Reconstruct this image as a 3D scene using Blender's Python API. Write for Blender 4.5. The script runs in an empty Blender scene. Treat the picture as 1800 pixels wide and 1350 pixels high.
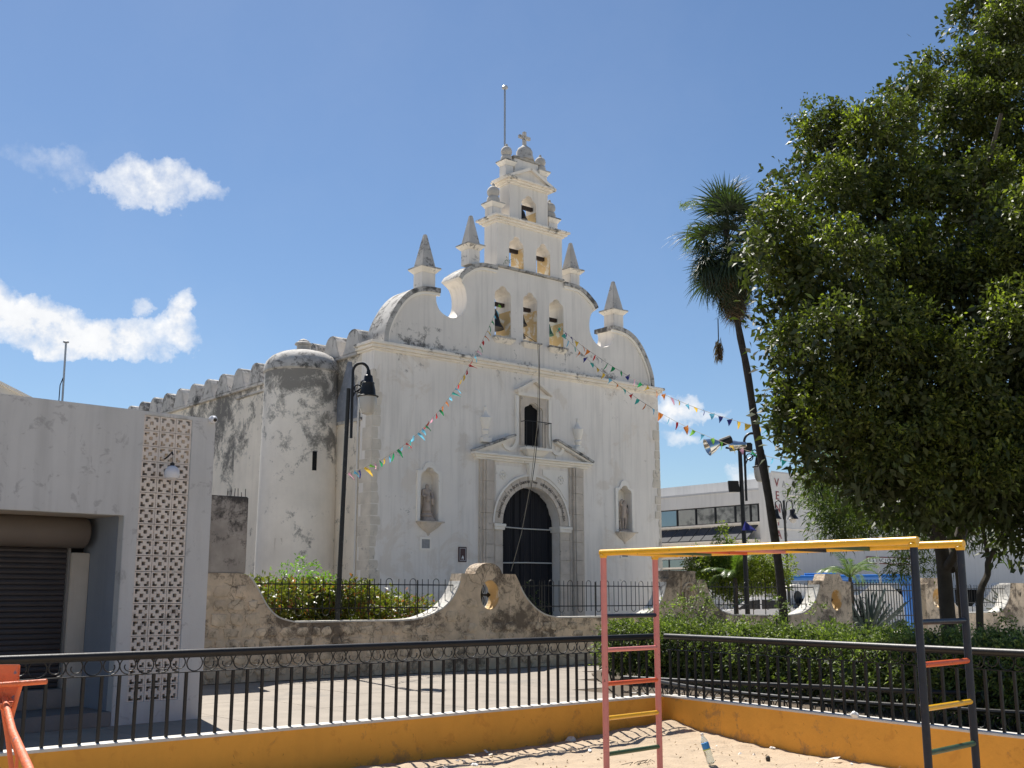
import bpy, bmesh, math, random
import numpy as np
from mathutils import Vector, Matrix, Euler
from mathutils.geometry import tessellate_polygon
R = math.radians
rnd = random.Random(7)
rng = np.random.default_rng(7)
SC = bpy.context.scene
COL = SC.collection

# ------------------------------------------------------------------ camera
CAM_H = 1.6
FPX = 1950.0                       # focal length for an 1800 px wide frame
PITCH = math.atan(370.0 / FPX)
cam = bpy.data.objects.new('camera', bpy.data.cameras.new('camera'))
COL.objects.link(cam)
cam.data.sensor_width = 36.0
cam.data.lens = 36.0 * FPX / 1800.0
cam.location = (0, 0, CAM_H)
cam.rotation_euler = (math.pi / 2 + PITCH, 0, 0)
cam.data.clip_start = 0.1
cam.data.clip_end = 5000
SC.camera = cam

# ------------------------------------------------------------------ light
SUN_AZ, SUN_EL = -26.0, 56.0       # azimuth from +Y towards +X
S = Vector((math.sin(R(SUN_AZ)) * math.cos(R(SUN_EL)), math.cos(R(SUN_AZ)) * math.cos(R(SUN_EL)), math.sin(R(SUN_EL))))
sun = bpy.data.objects.new('sun', bpy.data.lights.new('sun', 'SUN'))
COL.objects.link(sun)
sun.data.energy = 5.0
sun.data.angle = R(0.53)
sun.data.color = (1.0, 0.95, 0.87)
sun.rotation_euler = S.to_track_quat('Z', 'Y').to_euler()
SC.view_settings.view_transform = 'Standard'
SC.view_settings.look = 'None'
SC.view_settings.gamma = 1
SC.view_settings.exposure = 0.62
SC.view_settings.use_curve_mapping = False
SC.cycles.max_bounces = 8
SC.cycles.diffuse_bounces = 5
SC.cycles.transparent_max_bounces = 12


class NT:
    """small helper for node trees"""
    def __init__(s, tree):
        s.t = tree
        tree.nodes.clear()

    def n(s, kind, **kw):
        nd = s.t.nodes.new(kind)
        ins = kw.pop('ins', {})
        for k, v in kw.items():
            setattr(nd, k, v)
        for k, v in ins.items():
            if hasattr(v, 'is_output'):
                s.t.links.new(v, nd.inputs[k])
            else:
                nd.inputs[k].default_value = v
        return nd

    def math(s, op, a, b=0.0, c=None, clamp=False):
        nd = s.t.nodes.new('ShaderNodeMath')
        nd.operation = op
        nd.use_clamp = clamp
        for i, v in enumerate((a, b) if c is None else (a, b, c)):
            if hasattr(v, 'is_output'):
                s.t.links.new(v, nd.inputs[i])
            else:
                nd.inputs[i].default_value = v
        return nd.outputs[0]

    def mix(s, f, a, b, mode='MIX'):
        nd = s.t.nodes.new('ShaderNodeMix')
        nd.data_type = 'RGBA'
        nd.blend_type = mode
        for i, v in ((0, f), (6, a), (7, b)):
            if hasattr(v, 'is_output'):
                s.t.links.new(v, nd.inputs[i])
            else:
                nd.inputs[i].default_value = v if i == 0 else (tuple(v) + (1,) if len(v) == 3 else v)
        return nd.outputs[2]

    def ramp(s, f, stops):
        nd = s.t.nodes.new('ShaderNodeValToRGB')
        s.t.links.new(f, nd.inputs[0])
        el = nd.color_ramp.elements
        while len(el) < len(stops):
            el.new(0.5)
        for e, (p, c) in zip(el, stops):
            e.position = p
            e.color = (c, c, c, 1) if isinstance(c, (int, float)) else tuple(c) + (1,)
        return nd.outputs[0]

    def noise(s, vec, scale, detail=4, rough=0.55, dist=0.0):
        nd = s.n('ShaderNodeTexNoise', ins={'Scale': scale, 'Detail': detail, 'Roughness': rough, 'Distortion': dist})
        s.t.links.new(vec, nd.inputs['Vector'])
        return nd.outputs[0]

    def link(s, a, b):
        s.t.links.new(a, b)


def ray(px, py):
    x = (px - 900) / FPX
    z = -(py - 675) / FPX
    c, s = math.cos(PITCH), math.sin(PITCH)
    return Vector((x, c - s * z, s + c * z))


# ------------------------------------------------------------------ sky
world = bpy.data.worlds.new('World')
SC.world = world
world.use_nodes = True
w = NT(world.node_tree)
sky = w.n('ShaderNodeTexSky', sky_type='NISHITA', sun_disc=False, sun_elevation=R(SUN_EL), sun_rotation=R(SUN_AZ),
          altitude=0, air_density=1.0, dust_density=0.25, ozone_density=2.2)
tc = w.n('ShaderNodeTexCoord')
nrm = w.n('ShaderNodeVectorMath', operation='NORMALIZE', ins={0: tc.outputs['Generated']}).outputs[0]
skycol = w.mix(1.0, sky.outputs[0], (0.76, 0.85, 0.94, 1), 'MULTIPLY')
sx = w.n('ShaderNodeVectorMath', operation='SCALE', ins={0: nrm, 'Scale': 1.0})
warp = w.n('ShaderNodeTexNoise', ins={'Scale': 16.0, 'Detail': 9, 'Roughness': 0.62})
w.link(nrm, warp.inputs['Vector'])
wv = w.n('ShaderNodeVectorMath', operation='SUBTRACT', ins={0: warp.outputs[1], 1: (0.5, 0.5, 0.5)}).outputs[0]
wv = w.n('ShaderNodeVectorMath', operation='SCALE', ins={0: wv, 'Scale': 0.075}).outputs[0]
nd2 = w.n('ShaderNodeVectorMath', operation='ADD', ins={0: nrm, 1: wv}).outputs[0]
fine = w.noise(nrm, 42, 10, 0.62)
tot = None
# clouds: direction (as seen from the square), half width, half height, softness
CLOUDS = [(275, 328, 84, 28, 0.95), (185, 316, 40, 14, 0.6), (355, 332, 46, 20, 0.62), (300, 305, 30, 18, 0.6),
          (60, 560, 110, 40, 1.35), (-70, 560, 110, 46, 1.3), (165, 580, 105, 32, 1.3), (120, 598, 140, 18, 1.0), (325, 552, 26, 42, 1.1),
          (318, 582, 40, 30, 0.9), (255, 535, 16, 16, 0.55), (1188, 712, 42, 24, 1.05), (1230, 724, 52, 10, 0.7),
          (1195, 765, 34, 16, 0.5), (1325, 845, 48, 20, 0.9), (90, 290, 60, 24, 0.25)]
for (px, py, rx, ry, st) in CLOUDS:
    d = ray(px, py).normalized()
    e1 = d.cross(Vector((0, 0, 1))).normalized()
    e2 = e1.cross(d).normalized()
    X = w.n('ShaderNodeVectorMath', operation='DOT_PRODUCT', ins={0: nd2, 1: e1 * (FPX / rx)}).outputs['Value']
    Y = w.n('ShaderNodeVectorMath', operation='DOT_PRODUCT', ins={0: nd2, 1: e2 * (FPX / ry)}).outputs['Value']
    q = w.math('ADD', w.math('MULTIPLY', X, X), w.math('MULTIPLY', Y, Y))
    front = w.n('ShaderNodeVectorMath', operation='DOT_PRODUCT', ins={0: nrm, 1: d}).outputs['Value']
    m = w.math('MULTIPLY', w.math('SUBTRACT', 1.0, w.math('MULTIPLY', q, 0.6), clamp=True), st)
    m = w.math('MULTIPLY', m, w.math('GREATER_THAN', front, 0.5))
    tot = m if tot is None else w.math('MAXIMUM', tot, m)
dens = w.math('MULTIPLY', tot, w.math('ADD', w.math('MULTIPLY', fine, 3.0), -0.68), clamp=True)
cm = w.ramp(dens, [(0.04, 0.0), (0.36, 0.5), (0.92, 1.0)])
# thin veil of high haze, everywhere in the sky
veil = w.ramp(w.noise(nd2, 3.2, 6, 0.6), [(0.45, 0.0), (0.8, 0.05)])
cm = w.math('MAXIMUM', cm, veil)
shade = w.mix(fine, (6.6, 6.9, 7.5, 1), (10.2, 10.2, 10.1, 1))
full = w.mix(cm, skycol, shade)
bg = w.n('ShaderNodeBackground', ins={'Color': full, 'Strength': 0.072})
out = w.n('ShaderNodeOutputWorld')
w.link(bg.outputs[0], out.inputs[0])


# ------------------------------------------------------------------ materials
def mat(name, col, rough=0.8, var=0.08, vscale=1.2, bump=0.15, bscale=30, metal=0.0, spec=0.4, stains=None, bands=(),
        streak=0.0, coat=0.0, cracks=None, col2=None, thr2=0.55, s2=2.0, specks=None):
    """weathered surface: soft colour variation, optional second coat showing in patches, mould and streaks"""
    m = bpy.data.materials.new(name)
    m.use_nodes = True
    t = NT(m.node_tree)
    geo = t.n('ShaderNodeNewGeometry')
    P = geo.outputs['Position']
    c = t.mix(t.ramp(t.noise(P, vscale, 6, 0.6), [(0.3, 0.0), (0.7, 1.0)]),
              tuple(x * (1 - var) for x in col), tuple(min(1, x * (1 + var)) for x in col))
    if col2:
        k = t.ramp(t.noise(P, s2, 9, 0.68, 0.6), [(thr2 - 0.03, 0.0), (thr2 + 0.03, 1.0)])
        c = t.mix(k, c, col2)
    if streak:
        mp = t.n('ShaderNodeMapping', ins={'Vector': P, 'Scale': (5.0, 5.0, 0.35)})
        k = t.ramp(t.noise(mp.outputs[0], 1.0, 7, 0.6), [(0.48, 0.0), (0.8, streak)])
        c = t.mix(k, c, tuple(x * 0.42 for x in col))
    if stains:
        dark, amount, sc = stains
        base = t.noise(P, sc, 12, 0.7, 0.4)
        big = t.noise(P, sc * 0.22, 3, 0.5)
        hf = t.noise(P, sc * 9, 6, 0.75)
        v = t.math('ADD', base, t.math('MULTIPLY', t.math('SUBTRACT', big, 0.5), 0.7))
        v = t.math('ADD', v, t.math('MULTIPLY', t.math('SUBTRACT', hf, 0.5), 0.34))
        sep = t.n('ShaderNodeSeparateXYZ', ins={0: P})
        for (z0, up, dn, wt) in bands:
            dz = t.math('SUBTRACT', sep.outputs[2], z0)
            a = t.math('SUBTRACT', 1.0, t.math('DIVIDE', dz, up), clamp=True)
            b = t.math('ADD', 1.0, t.math('DIVIDE', dz, dn), clamp=True)
            v = t.math('ADD', v, t.math('MULTIPLY', t.math('MULTIPLY', a, b), wt))
        k = t.ramp(v, [(amount - 0.03, 0.0), (amount + 0.03, 0.45), (min(0.99, amount + 0.12), 0.88)])
        c = t.mix(k, c, dark)
    crk = None
    if cracks:
        wn = t.n('ShaderNodeTexNoise', ins={'Scale': cracks[0] * 0.8, 'Detail': 5})
        t.link(P, wn.inputs['Vector'])
        wp = t.n('ShaderNodeVectorMath', operation='SCALE', ins={0: wn.outputs[1], 'Scale': 1.5 / cracks[0]}).outputs[0]
        pp = t.n('ShaderNodeVectorMath', operation='ADD', ins={0: P, 1: wp}).outputs[0]
        vo = t.n('ShaderNodeTexVoronoi', feature='DISTANCE_TO_EDGE', ins={'Scale': cracks[0]})
        t.link(pp, vo.inputs['Vector'])
        crk = t.ramp(vo.outputs['Distance'], [(0.0, 1.0), (cracks[1], 0.0)])
        fade = t.ramp(t.noise(P, 1.6, 5, 0.65), [(0.44, 0.0), (0.62, 1.0)])
        crk = t.math('MULTIPLY', crk, fade)
        c = t.mix(t.math('MULTIPLY', crk, 0.62), c, cracks[2])
    if specks:
        k = t.ramp(t.noise(P, specks[1], 3, 0.5), [(specks[2], 0.0), (specks[2] + 0.04, 1.0)])
        c = t.mix(k, c, specks[0])
    bs = t.n('ShaderNodeBsdfPrincipled', ins={'Base Color': c, 'Roughness': rough, 'Metallic': metal, 'Specular IOR Level': spec,
                                              'Coat Weight': coat, 'Coat Roughness': 0.15})
    if bump:
        h = t.math('ADD', t.noise(P, bscale, 5, 0.6), t.math('MULTIPLY', t.noise(P, bscale * 0.12, 4, 0.6), 2.0))
        if crk is not None:
            h = t.math('SUBTRACT', h, t.math('MULTIPLY', crk, 0.8))
        b = t.n('ShaderNodeBump', ins={'Strength': bump, 'Distance': 0.02, 'Height': h})
        t.link(b.outputs[0], bs.inputs['Normal'])
    o = t.n('ShaderNodeOutputMaterial')
    t.link(bs.outputs[0], o.inputs[0])
    return m


def leafmat(name, c1, c2, c3=None, p3=0.85, rough=0.45, trans=0.35, spec=0.5):
    m = bpy.data.materials.new(name)
    m.use_nodes = True
    t = NT(m.node_tree)
    geo = t.n('ShaderNodeNewGeometry')
    rn = geo.outputs['Random Per Island']
    c = t.mix(rn, c1, c2)
    if c3:
        c = t.mix(t.math('GREATER_THAN', rn, p3), c, c3)
    big = t.ramp(t.noise(geo.outputs['Position'], 0.9, 3, 0.5), [(0.35, 0.75), (0.7, 1.25)])
    c = t.mix(1.0, c, big, 'MULTIPLY')
    bs = t.n('ShaderNodeBsdfPrincipled', ins={'Base Color': c, 'Roughness': rough, 'Specular IOR Level': spec})
    tr = t.n('ShaderNodeBsdfTranslucent', ins={'Color': t.mix(1.0, c, (1.6, 1.9, 0.6, 1), 'MULTIPLY')})
    ms = t.n('ShaderNodeMixShader', ins={0: trans, 1: bs.outputs[0], 2: tr.outputs[0]})
    o = t.n('ShaderNodeOutputMaterial')
    t.link(ms.outputs[0], o.inputs[0])
    return m


MOULD = (0.045, 0.043, 0.04)
M = {}
M['facade'] = mat('facade_plaster', (0.84, 0.785, 0.715), var=0.06, vscale=0.5, stains=((0.22,0.20,0.18), 0.74, 3.2),
                  bands=((9.1, 0.2, 1.1, 0.10), (0.9, 0.6, 1.4, 0.08)), streak=0.38, col2=(0.77, 0.70, 0.615), thr2=0.57, s2=0.8, bump=0.12, bscale=12)
M['gable'] = mat('gable_plaster', (0.77, 0.72, 0.655), var=0.07, vscale=0.6, stains=(MOULD, 0.74, 3.6),
                 bands=((9.45, 0.35, 0.2, 0.15), (10.15, 0.1, 0.7, 0.13), (12.85, 0.25, 0.2, 0.12), (14.65, 0.25, 0.1, 0.10)), streak=0.4, bump=0.12, bscale=12)
M['trim'] = mat('trim_plaster', (0.85, 0.785, 0.69), var=0.08, vscale=1.5, stains=(MOULD, 0.66, 4.5),
                bands=((9.4, 0.07, 0.1, 0.19), (14.62, 0.1, 0.16, 0.12), (16.17, 0.15, 0.16, 0.12), (10.2, 0.1, 0.2, 0.16), (12.15, 0.1, 0.2, 0.06), (13.35, 0.1, 0.2, 0.06)), streak=0.2, bump=0.2, bscale=14)
M['trim_clean'] = mat('portal_moulding_plaster', (0.87, 0.82, 0.74), var=0.06, vscale=1.5, stains=((0.16, 0.15, 0.14), 0.74, 3.0), bump=0.15, bscale=20)
M['tiertop'] = mat('weathered_coping', (0.46, 0.44, 0.41), var=0.15, vscale=3, stains=(MOULD, 0.52, 5.0), bump=0.4, bscale=16)
M['obelisk'] = mat('obelisk_stone', (0.50, 0.47, 0.43), var=0.14, vscale=3, stains=((0.10, 0.095, 0.09), 0.60, 6.0), streak=0.35, bump=0.3, bscale=20)
M['side'] = mat('side_plaster', (0.80, 0.72, 0.60), var=0.10, vscale=0.7, stains=((0.095, 0.09, 0.083), 0.60, 1.5),
                bands=((9.2, 2.2, 2.6, 0.17),), streak=0.2, bump=0.25, bscale=10)
M['turret'] = mat('turret_plaster', (0.82, 0.755, 0.66), var=0.10, vscale=0.8, stains=((0.15, 0.143, 0.13), 0.655, 2.0),
                  bands=((8.8, 1.0, 2.4, 0.25), (6.4, 0.9, 1.2, 0.12)), streak=0.12, bump=0.25, bscale=10)
M['merlon'] = mat('merlon_plaster', (0.52, 0.49, 0.45), var=0.2, vscale=2, stains=((0.07, 0.067, 0.06), 0.56, 3.0),
                  bands=((9.98, 0.3, 0.35, 0.14),), bump=0.45, bscale=9)
M['jamb'] = mat('ochre_jamb_plaster', (0.72, 0.66, 0.55), var=0.05, vscale=2, col2=(0.60, 0.42, 0.20), thr2=0.46, s2=2.6, bump=0.25, bscale=14)
M['scar'] = mat('blue_grey_render', (0.22, 0.24, 0.28), var=0.2, vscale=3, stains=((0.40, 0.4, 0.4), 0.62, 6), bump=0.4, bscale=20)
M['stone'] = mat('portal_stone', (0.62, 0.54, 0.45), var=0.14, vscale=2.5, stains=((0.10, 0.09, 0.08), 0.68, 4), streak=0.2, bump=0.3, bscale=25)
M['quoin'] = mat('quoin_stone', (0.66, 0.595, 0.50), var=0.14, vscale=2.2, stains=((0.11, 0.1, 0.09), 0.68, 7), bump=0.35, bscale=25)
M['statue'] = mat('statue_stone', (0.44, 0.36, 0.30), var=0.15, vscale=6, stains=((0.12, 0.1, 0.09), 0.64, 9), bump=0.4, bscale=40)
M['black_cloth'] = mat('black_cloth', (0.012, 0.012, 0.016), rough=0.7, bump=0.3, bscale=3, spec=0.3)
M['dark'] = mat('dark_interior', (0.006, 0.006, 0.007), rough=0.9, bump=0)
M['white_metal'] = mat('pale_bar_metal', (0.55, 0.54, 0.50), rough=0.5, bump=0)
M['wood'] = mat('dark_beam_wood', (0.035, 0.022, 0.016), rough=0.75, bump=0.3, bscale=30)
M['bronze'] = mat('dark_bronze', (0.035, 0.035, 0.034), rough=0.5, metal=0.6, bump=0.1)
M['patina'] = mat('green_patina_bronze', (0.05, 0.16, 0.11), rough=0.6, metal=0.3, bump=0.2)
M['iron'] = mat('black_painted_iron', (0.010, 0.009, 0.009), rough=0.45, metal=0.0, spec=0.4, bump=0.08, bscale=60, var=0.3, vscale=8)
M['iron_old'] = mat('weathered_pole_paint', (0.022, 0.022, 0.021), rough=0.55, bump=0.25, bscale=40, col2=(0.10, 0.10, 0.095), thr2=0.64, s2=14)
M['wall'] = mat('old_wall_render', (0.66, 0.52, 0.37), var=0.25, vscale=2.4, stains=((0.12, 0.09, 0.065), 0.565, 3.0),
                bands=((2.3, 0.5, 0.7, 0.10), (1.10, 0.1, 0.45, 0.10)), bump=1.0, bscale=9, cracks=(3.6, 0.05, (0.10, 0.075, 0.05)))
M['wallstone'] = mat('rubble_stone', (0.68, 0.545, 0.39), var=0.3, vscale=4.0, stains=((0.13, 0.10, 0.07), 0.55, 4.2), bump=0.9, bscale=12, cracks=(5.0, 0.035, (0.12, 0.09, 0.06)))
M['walltop'] = mat('whitewashed_coping', (0.60, 0.57, 0.51), var=0.15, vscale=4, stains=((0.12, 0.11, 0.1), 0.62, 6), bump=0.5, bscale=14)
M['block_wall'] = mat('mouldy_cement_wall', (0.40, 0.35, 0.30), var=0.2, vscale=3, stains=((0.035, 0.03, 0.028), 0.62, 3.2),
                      bands=((3.45, 0.2, 1.0, 0.28),), streak=0.5, bump=0.4, bscale=25)
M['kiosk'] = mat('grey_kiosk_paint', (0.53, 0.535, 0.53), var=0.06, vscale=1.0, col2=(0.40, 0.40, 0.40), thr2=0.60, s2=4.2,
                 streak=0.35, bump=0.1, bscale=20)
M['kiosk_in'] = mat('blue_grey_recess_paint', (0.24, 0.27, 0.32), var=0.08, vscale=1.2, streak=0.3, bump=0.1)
M['cream'] = mat('cream_pier_paint', (0.50, 0.46, 0.40), var=0.1, vscale=1.5, streak=0.5, bump=0.15)
M['screen'] = mat('pinkish_screen_block', (0.66, 0.60, 0.54), var=0.08, vscale=5, stains=((0.22, 0.2, 0.19), 0.7, 6), bump=0.3, bscale=50)
M['shutter'] = mat('dark_roller_shutter', (0.045, 0.04, 0.042), rough=0.5, metal=0.1, var=0.15, vscale=2, bump=0.1)
M['rollbox'] = mat('brown_shutter_box', (0.16, 0.135, 0.115), rough=0.6, var=0.1, bump=0.05)
M['concrete'] = mat('plaza_concrete', (0.29, 0.25, 0.205), var=0.14, vscale=1.3, stains=((0.20, 0.18, 0.155), 0.60, 2.0), bump=0.35, bscale=22)
M['paving'] = mat('pale_atrium_paving', (0.58, 0.54, 0.47), var=0.1, vscale=1.0, bump=0.2)
M['asphalt'] = mat('street_asphalt', (0.07, 0.07, 0.07), var=0.15, vscale=1.0, bump=0.2)
M['step'] = mat('dark_step_cement', (0.20, 0.19, 0.18), var=0.15, vscale=2, bump=0.2)
M['sand'] = mat('playground_sand', (0.47, 0.37, 0.265), rough=0.95, var=0.08, vscale=5, bump=0.6, bscale=45,
                specks=((0.25, 0.18, 0.12), 28, 0.70), spec=0.1)
M['orange'] = mat('orange_wall_paint', (0.80, 0.375, 0.055), rough=0.75, var=0.07, vscale=2.0, col2=(0.72, 0.325, 0.048), thr2=0.60, s2=5, stains=((0.42, 0.22, 0.08), 0.69, 5.0), bands=((0.04, 0.10, 0.2, 0.13), (0.40, 0.05, 0.05, 0.06)), streak=0.12, bump=0.35, bscale=16)
M['crack'] = mat('hairline_crack', (0.20, 0.09, 0.03), bump=0)
M['ledge'] = mat('white_ledge_paint', (0.62, 0.59, 0.54), rough=0.7, var=0.08, vscale=4, stains=((0.3, 0.27, 0.23), 0.68, 8), bump=0.3, bscale=25)
M['soil'] = mat('garden_soil', (0.11, 0.085, 0.06), rough=1, var=0.25, vscale=6, bump=0.8, bscale=20)
M['bark'] = mat('grey_brown_bark', (0.06, 0.05, 0.038), rough=0.95, var=0.25, vscale=4, bump=0.9, bscale=14)
M['palmtrunk'] = mat('palm_trunk_bark', (0.055, 0.047, 0.04), rough=0.95, var=0.3, vscale=8, bump=0.8, bscale=18)
M['thatch'] = leafmat('dry_palm_fronds', (0.11, 0.075, 0.05), (0.24, 0.17, 0.11), rough=0.8, trans=0.15, spec=0.2)
M['bwhite'] = mat('far_building_render', (0.66, 0.645, 0.62), var=0.06, vscale=0.4, streak=0.25, bump=0.1, bscale=4)
M['bgrey'] = mat('grey_lower_wall', (0.50, 0.50, 0.51), var=0.05, vscale=0.4, streak=0.2, bump=0.1, bscale=4)
M['awning'] = mat('grey_awning_panel', (0.045, 0.048, 0.055), rough=0.75, var=0.1, vscale=1, bump=0.05)
M['glass'] = mat('mirror_window_glass', (0.30, 0.33, 0.36), rough=0.03, metal=1.0, var=0.05, bump=0.02, bscale=1.0)
M['frame'] = mat('dark_window_frame', (0.02, 0.02, 0.022), rough=0.4, bump=0)
M['red_letter'] = mat('faded_red_letters', (0.30, 0.09, 0.09), rough=0.7, bump=0)
M['ghost'] = mat('faded_grey_letters', (0.37, 0.365, 0.35), rough=0.8, bump=0)
M['blue'] = mat('bright_blue_paint', (0.03, 0.16, 0.50), rough=0.35, bump=0.03, coat=0.2)
M['lightblue'] = mat('pale_blue_scroll_paint', (0.14, 0.32, 0.42), rough=0.5, bump=0)
M['white_paint'] = mat('white_car_paint', (0.75, 0.75, 0.76), rough=0.2, coat=0.5, bump=0)
M['rubber'] = mat('black_rubber', (0.02, 0.02, 0.02), rough=0.8, bump=0.1)
M['chrome'] = mat('spun_aluminium', (0.70, 0.70, 0.68), rough=0.16, metal=1.0, bump=0.02)
M['steel'] = mat('galvanised_steel', (0.42, 0.43, 0.44), rough=0.45, metal=0.7, bump=0.05)
M['globe'] = mat('frosted_lamp_glass', (0.50, 0.47, 0.42), rough=0.25, bump=0, spec=0.6)
M['white_shade'] = mat('white_lamp_shade', (0.62, 0.63, 0.66), rough=0.4, bump=0)
M['yellow'] = mat('yellow_play_paint', (0.78, 0.42, 0.015), rough=0.32, var=0.06, vscale=10, coat=0.25, bump=0.08, bscale=40,
                  specks=((0.12, 0.06, 0.02), 30, 0.69))
M['pink'] = mat('pink_play_paint', (0.62, 0.22, 0.20), rough=0.4, var=0.06, vscale=10, coat=0.15, bump=0.1, bscale=40, specks=((0.25, 0.1, 0.09), 38, 0.69))
M['navy'] = mat('dark_navy_play_paint', (0.008, 0.013, 0.027), rough=0.38, var=0.2, vscale=10, bump=0.15, bscale=40, col2=(0.022, 0.022, 0.028), thr2=0.62, s2=12)
M['redp'] = mat('red_orange_play_paint', (0.60, 0.10, 0.03), rough=0.4, var=0.1, vscale=10, bump=0.1, bscale=40, specks=((0.06, 0.03, 0.03), 40, 0.66))
M['green'] = mat('dark_green_play_paint', (0.045, 0.09, 0.045), rough=0.4, var=0.2, vscale=10, bump=0.1, bscale=40, specks=((0.3, 0.3, 0.2), 50, 0.72))
M['coral'] = mat('coral_orange_paint', (0.70, 0.165, 0.06), rough=0.5, var=0.1, vscale=12, bump=0.35, bscale=60, specks=((0.16, 0.17, 0.22), 16, 0.655))
M['maroon'] = mat('maroon_sign_face', (0.055, 0.02, 0.024), rough=0.35, bump=0)
M['white'] = mat('white_sign_paint', (0.75, 0.75, 0.73), rough=0.6, bump=0)
M['black'] = mat('black_sign_paint', (0.02, 0.02, 0.02), rough=0.6, bump=0)
M['redbrown'] = mat('red_brown_sign_frame', (0.16, 0.03, 0.025), rough=0.6, bump=0)
M['plaque'] = mat('grey_marble_plaque', (0.28, 0.285, 0.29), var=0.15, vscale=14, rough=0.5, bump=0.05)
M['rope_dark'] = mat('dark_rope', (0.05, 0.045, 0.04), bump=0)
M['rope'] = mat('tan_rope', (0.32, 0.27, 0.2), bump=0)
M['pvc'] = mat('white_pvc', (0.66, 0.64, 0.6), rough=0.4, bump=0)
M['inscr'] = mat('carved_letter_shadow', (0.13, 0.115, 0.10), bump=0)
PEN = []
for nme, c in (('red', (0.55, 0.03, 0.03)), ('green', (0.02, 0.28, 0.10)), ('navy_blue', (0.035, 0.04, 0.20)), ('sky_blue', (0.16, 0.50, 0.68)),
               ('yellow', (0.75, 0.50, 0.07)), ('pink', (0.72, 0.38, 0.48)), ('orange', (0.70, 0.22, 0.04)), ('teal', (0.05, 0.42, 0.36)), ('lime', (0.25, 0.58, 0.08))):
    m = bpy.data.materials.new(nme + '_paper')
    m.use_nodes = True
    t = NT(m.node_tree)
    n_ = t.noise(t.n('ShaderNodeNewGeometry').outputs['Position'], 14, 3)
    cc = t.mix(n_, tuple(x * 0.8 for x in c), tuple(min(1, x * 1.15 + 0.02) for x in c))
    d = t.n('ShaderNodeBsdfDiffuse', ins={'Color': cc})
    tr = t.n('ShaderNodeBsdfTranslucent', ins={'Color': cc})
    ms = t.n('ShaderNodeMixShader', ins={0: 0.55, 1: d.outputs[0], 2: tr.outputs[0]})
    t.link(ms.outputs[0], t.n('ShaderNodeOutputMaterial').inputs[0])
    PEN.append(m)
# clear plastic of the bottle
m = bpy.data.materials.new('clear_plastic')
m.use_nodes = True
t = NT(m.node_tree)
g = t.n('ShaderNodeBsdfPrincipled', ins={'Base Color': (0.82, 0.9, 0.88, 1), 'Roughness': 0.08, 'Transmission Weight': 0.75, 'IOR': 1.2})
t.link(g.outputs[0], t.n('ShaderNodeOutputMaterial').inputs[0])
M['plastic'] = m
M['label_blue'] = mat('blue_bottle_label', (0.03, 0.22, 0.55), rough=0.4, bump=0)
M['label_green'] = mat('yellow_green_bottle_label', (0.45, 0.55, 0.10), rough=0.4, bump=0)
# foliage
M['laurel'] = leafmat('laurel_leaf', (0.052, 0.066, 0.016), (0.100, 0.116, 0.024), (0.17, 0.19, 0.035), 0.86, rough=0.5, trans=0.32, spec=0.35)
M['laurel_in'] = leafmat('shaded_laurel_leaf', (0.040, 0.052, 0.015), (0.070, 0.085, 0.024), rough=0.55, trans=0.25)  # darker laurel copy, shade inside the crown put into its colour
M['sunlit_tips'] = leafmat('sunlit_laurel_leaf', (0.13, 0.16, 0.025), (0.26, 0.29, 0.045), rough=0.45, trans=0.45)  # brighter laurel copy, sunlight put into the leaf colour
M['willow'] = leafmat('narrow_leaf', (0.055, 0.085, 0.022), (0.11, 0.15, 0.04), (0.19, 0.24, 0.06), 0.8, rough=0.5, trans=0.4)
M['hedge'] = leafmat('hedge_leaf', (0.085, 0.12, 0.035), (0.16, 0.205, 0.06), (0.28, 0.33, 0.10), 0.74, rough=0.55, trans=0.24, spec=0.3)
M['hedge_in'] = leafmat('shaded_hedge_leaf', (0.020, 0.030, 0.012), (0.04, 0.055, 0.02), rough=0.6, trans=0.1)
M['croton'] = leafmat('mottled_croton_leaf', (0.07, 0.10, 0.015), (0.24, 0.23, 0.035), (0.28, 0.10, 0.05), 0.90, rough=0.4, trans=0.3)
M['limebush'] = leafmat('light_green_leaf', (0.10, 0.20, 0.02), (0.18, 0.30, 0.035), rough=0.4, trans=0.4)
M['yellowbush'] = leafmat('yellow_green_leaf', (0.09, 0.12, 0.018), (0.22, 0.25, 0.035), rough=0.55, trans=0.4)
M['palmleaf'] = leafmat('palm_leaf', (0.028, 0.043, 0.020), (0.058, 0.080, 0.036), rough=0.5, trans=0.22)
M['palmgreen'] = leafmat('fresh_palm_leaf', (0.06, 0.11, 0.02), (0.13, 0.19, 0.035), rough=0.35, trans=0.3)
M['agave'] = leafmat('agave_leaf', (0.10, 0.135, 0.12), (0.15, 0.19, 0.16), rough=0.45, trans=0.08)
M['grass'] = leafmat('grass_blade', (0.06, 0.10, 0.02), (0.16, 0.20, 0.06), rough=0.5, trans=0.3)
M['dry'] = leafmat('dry_leaf', (0.16, 0.09, 0.05), (0.3, 0.19, 0.11), rough=0.8, trans=0.1)


# ------------------------------------------------------------------ geometry helpers
class Fr:
    """a frame standing upright on the ground: a runs along it, d behind it, z up"""
    def __init__(s, o, az):
        s.o = Vector(o)
        s.u = Vector((math.sin(az), math.cos(az), 0))
        s.v = Vector((-math.cos(az), math.sin(az), 0))

    def p(s, a, d, z):
        return s.o + s.u * a + s.v * d + Vector((0, 0, z))

    def hit(s, px, py, d=0.0):
        """where the sight line meets this plane, as (a, z)"""
        r = ray(px, py)
        C = Vector((0, 0, CAM_H))
        o = s.o + s.v * d
        P = C + r * ((o - C).dot(s.v) / r.dot(s.v))
        return ((P - o).dot(s.u), P.z)


def at(px, py, depth):
    r = ray(px, py)
    return Vector((0, 0, CAM_H)) + r * (depth / r.y)


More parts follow.
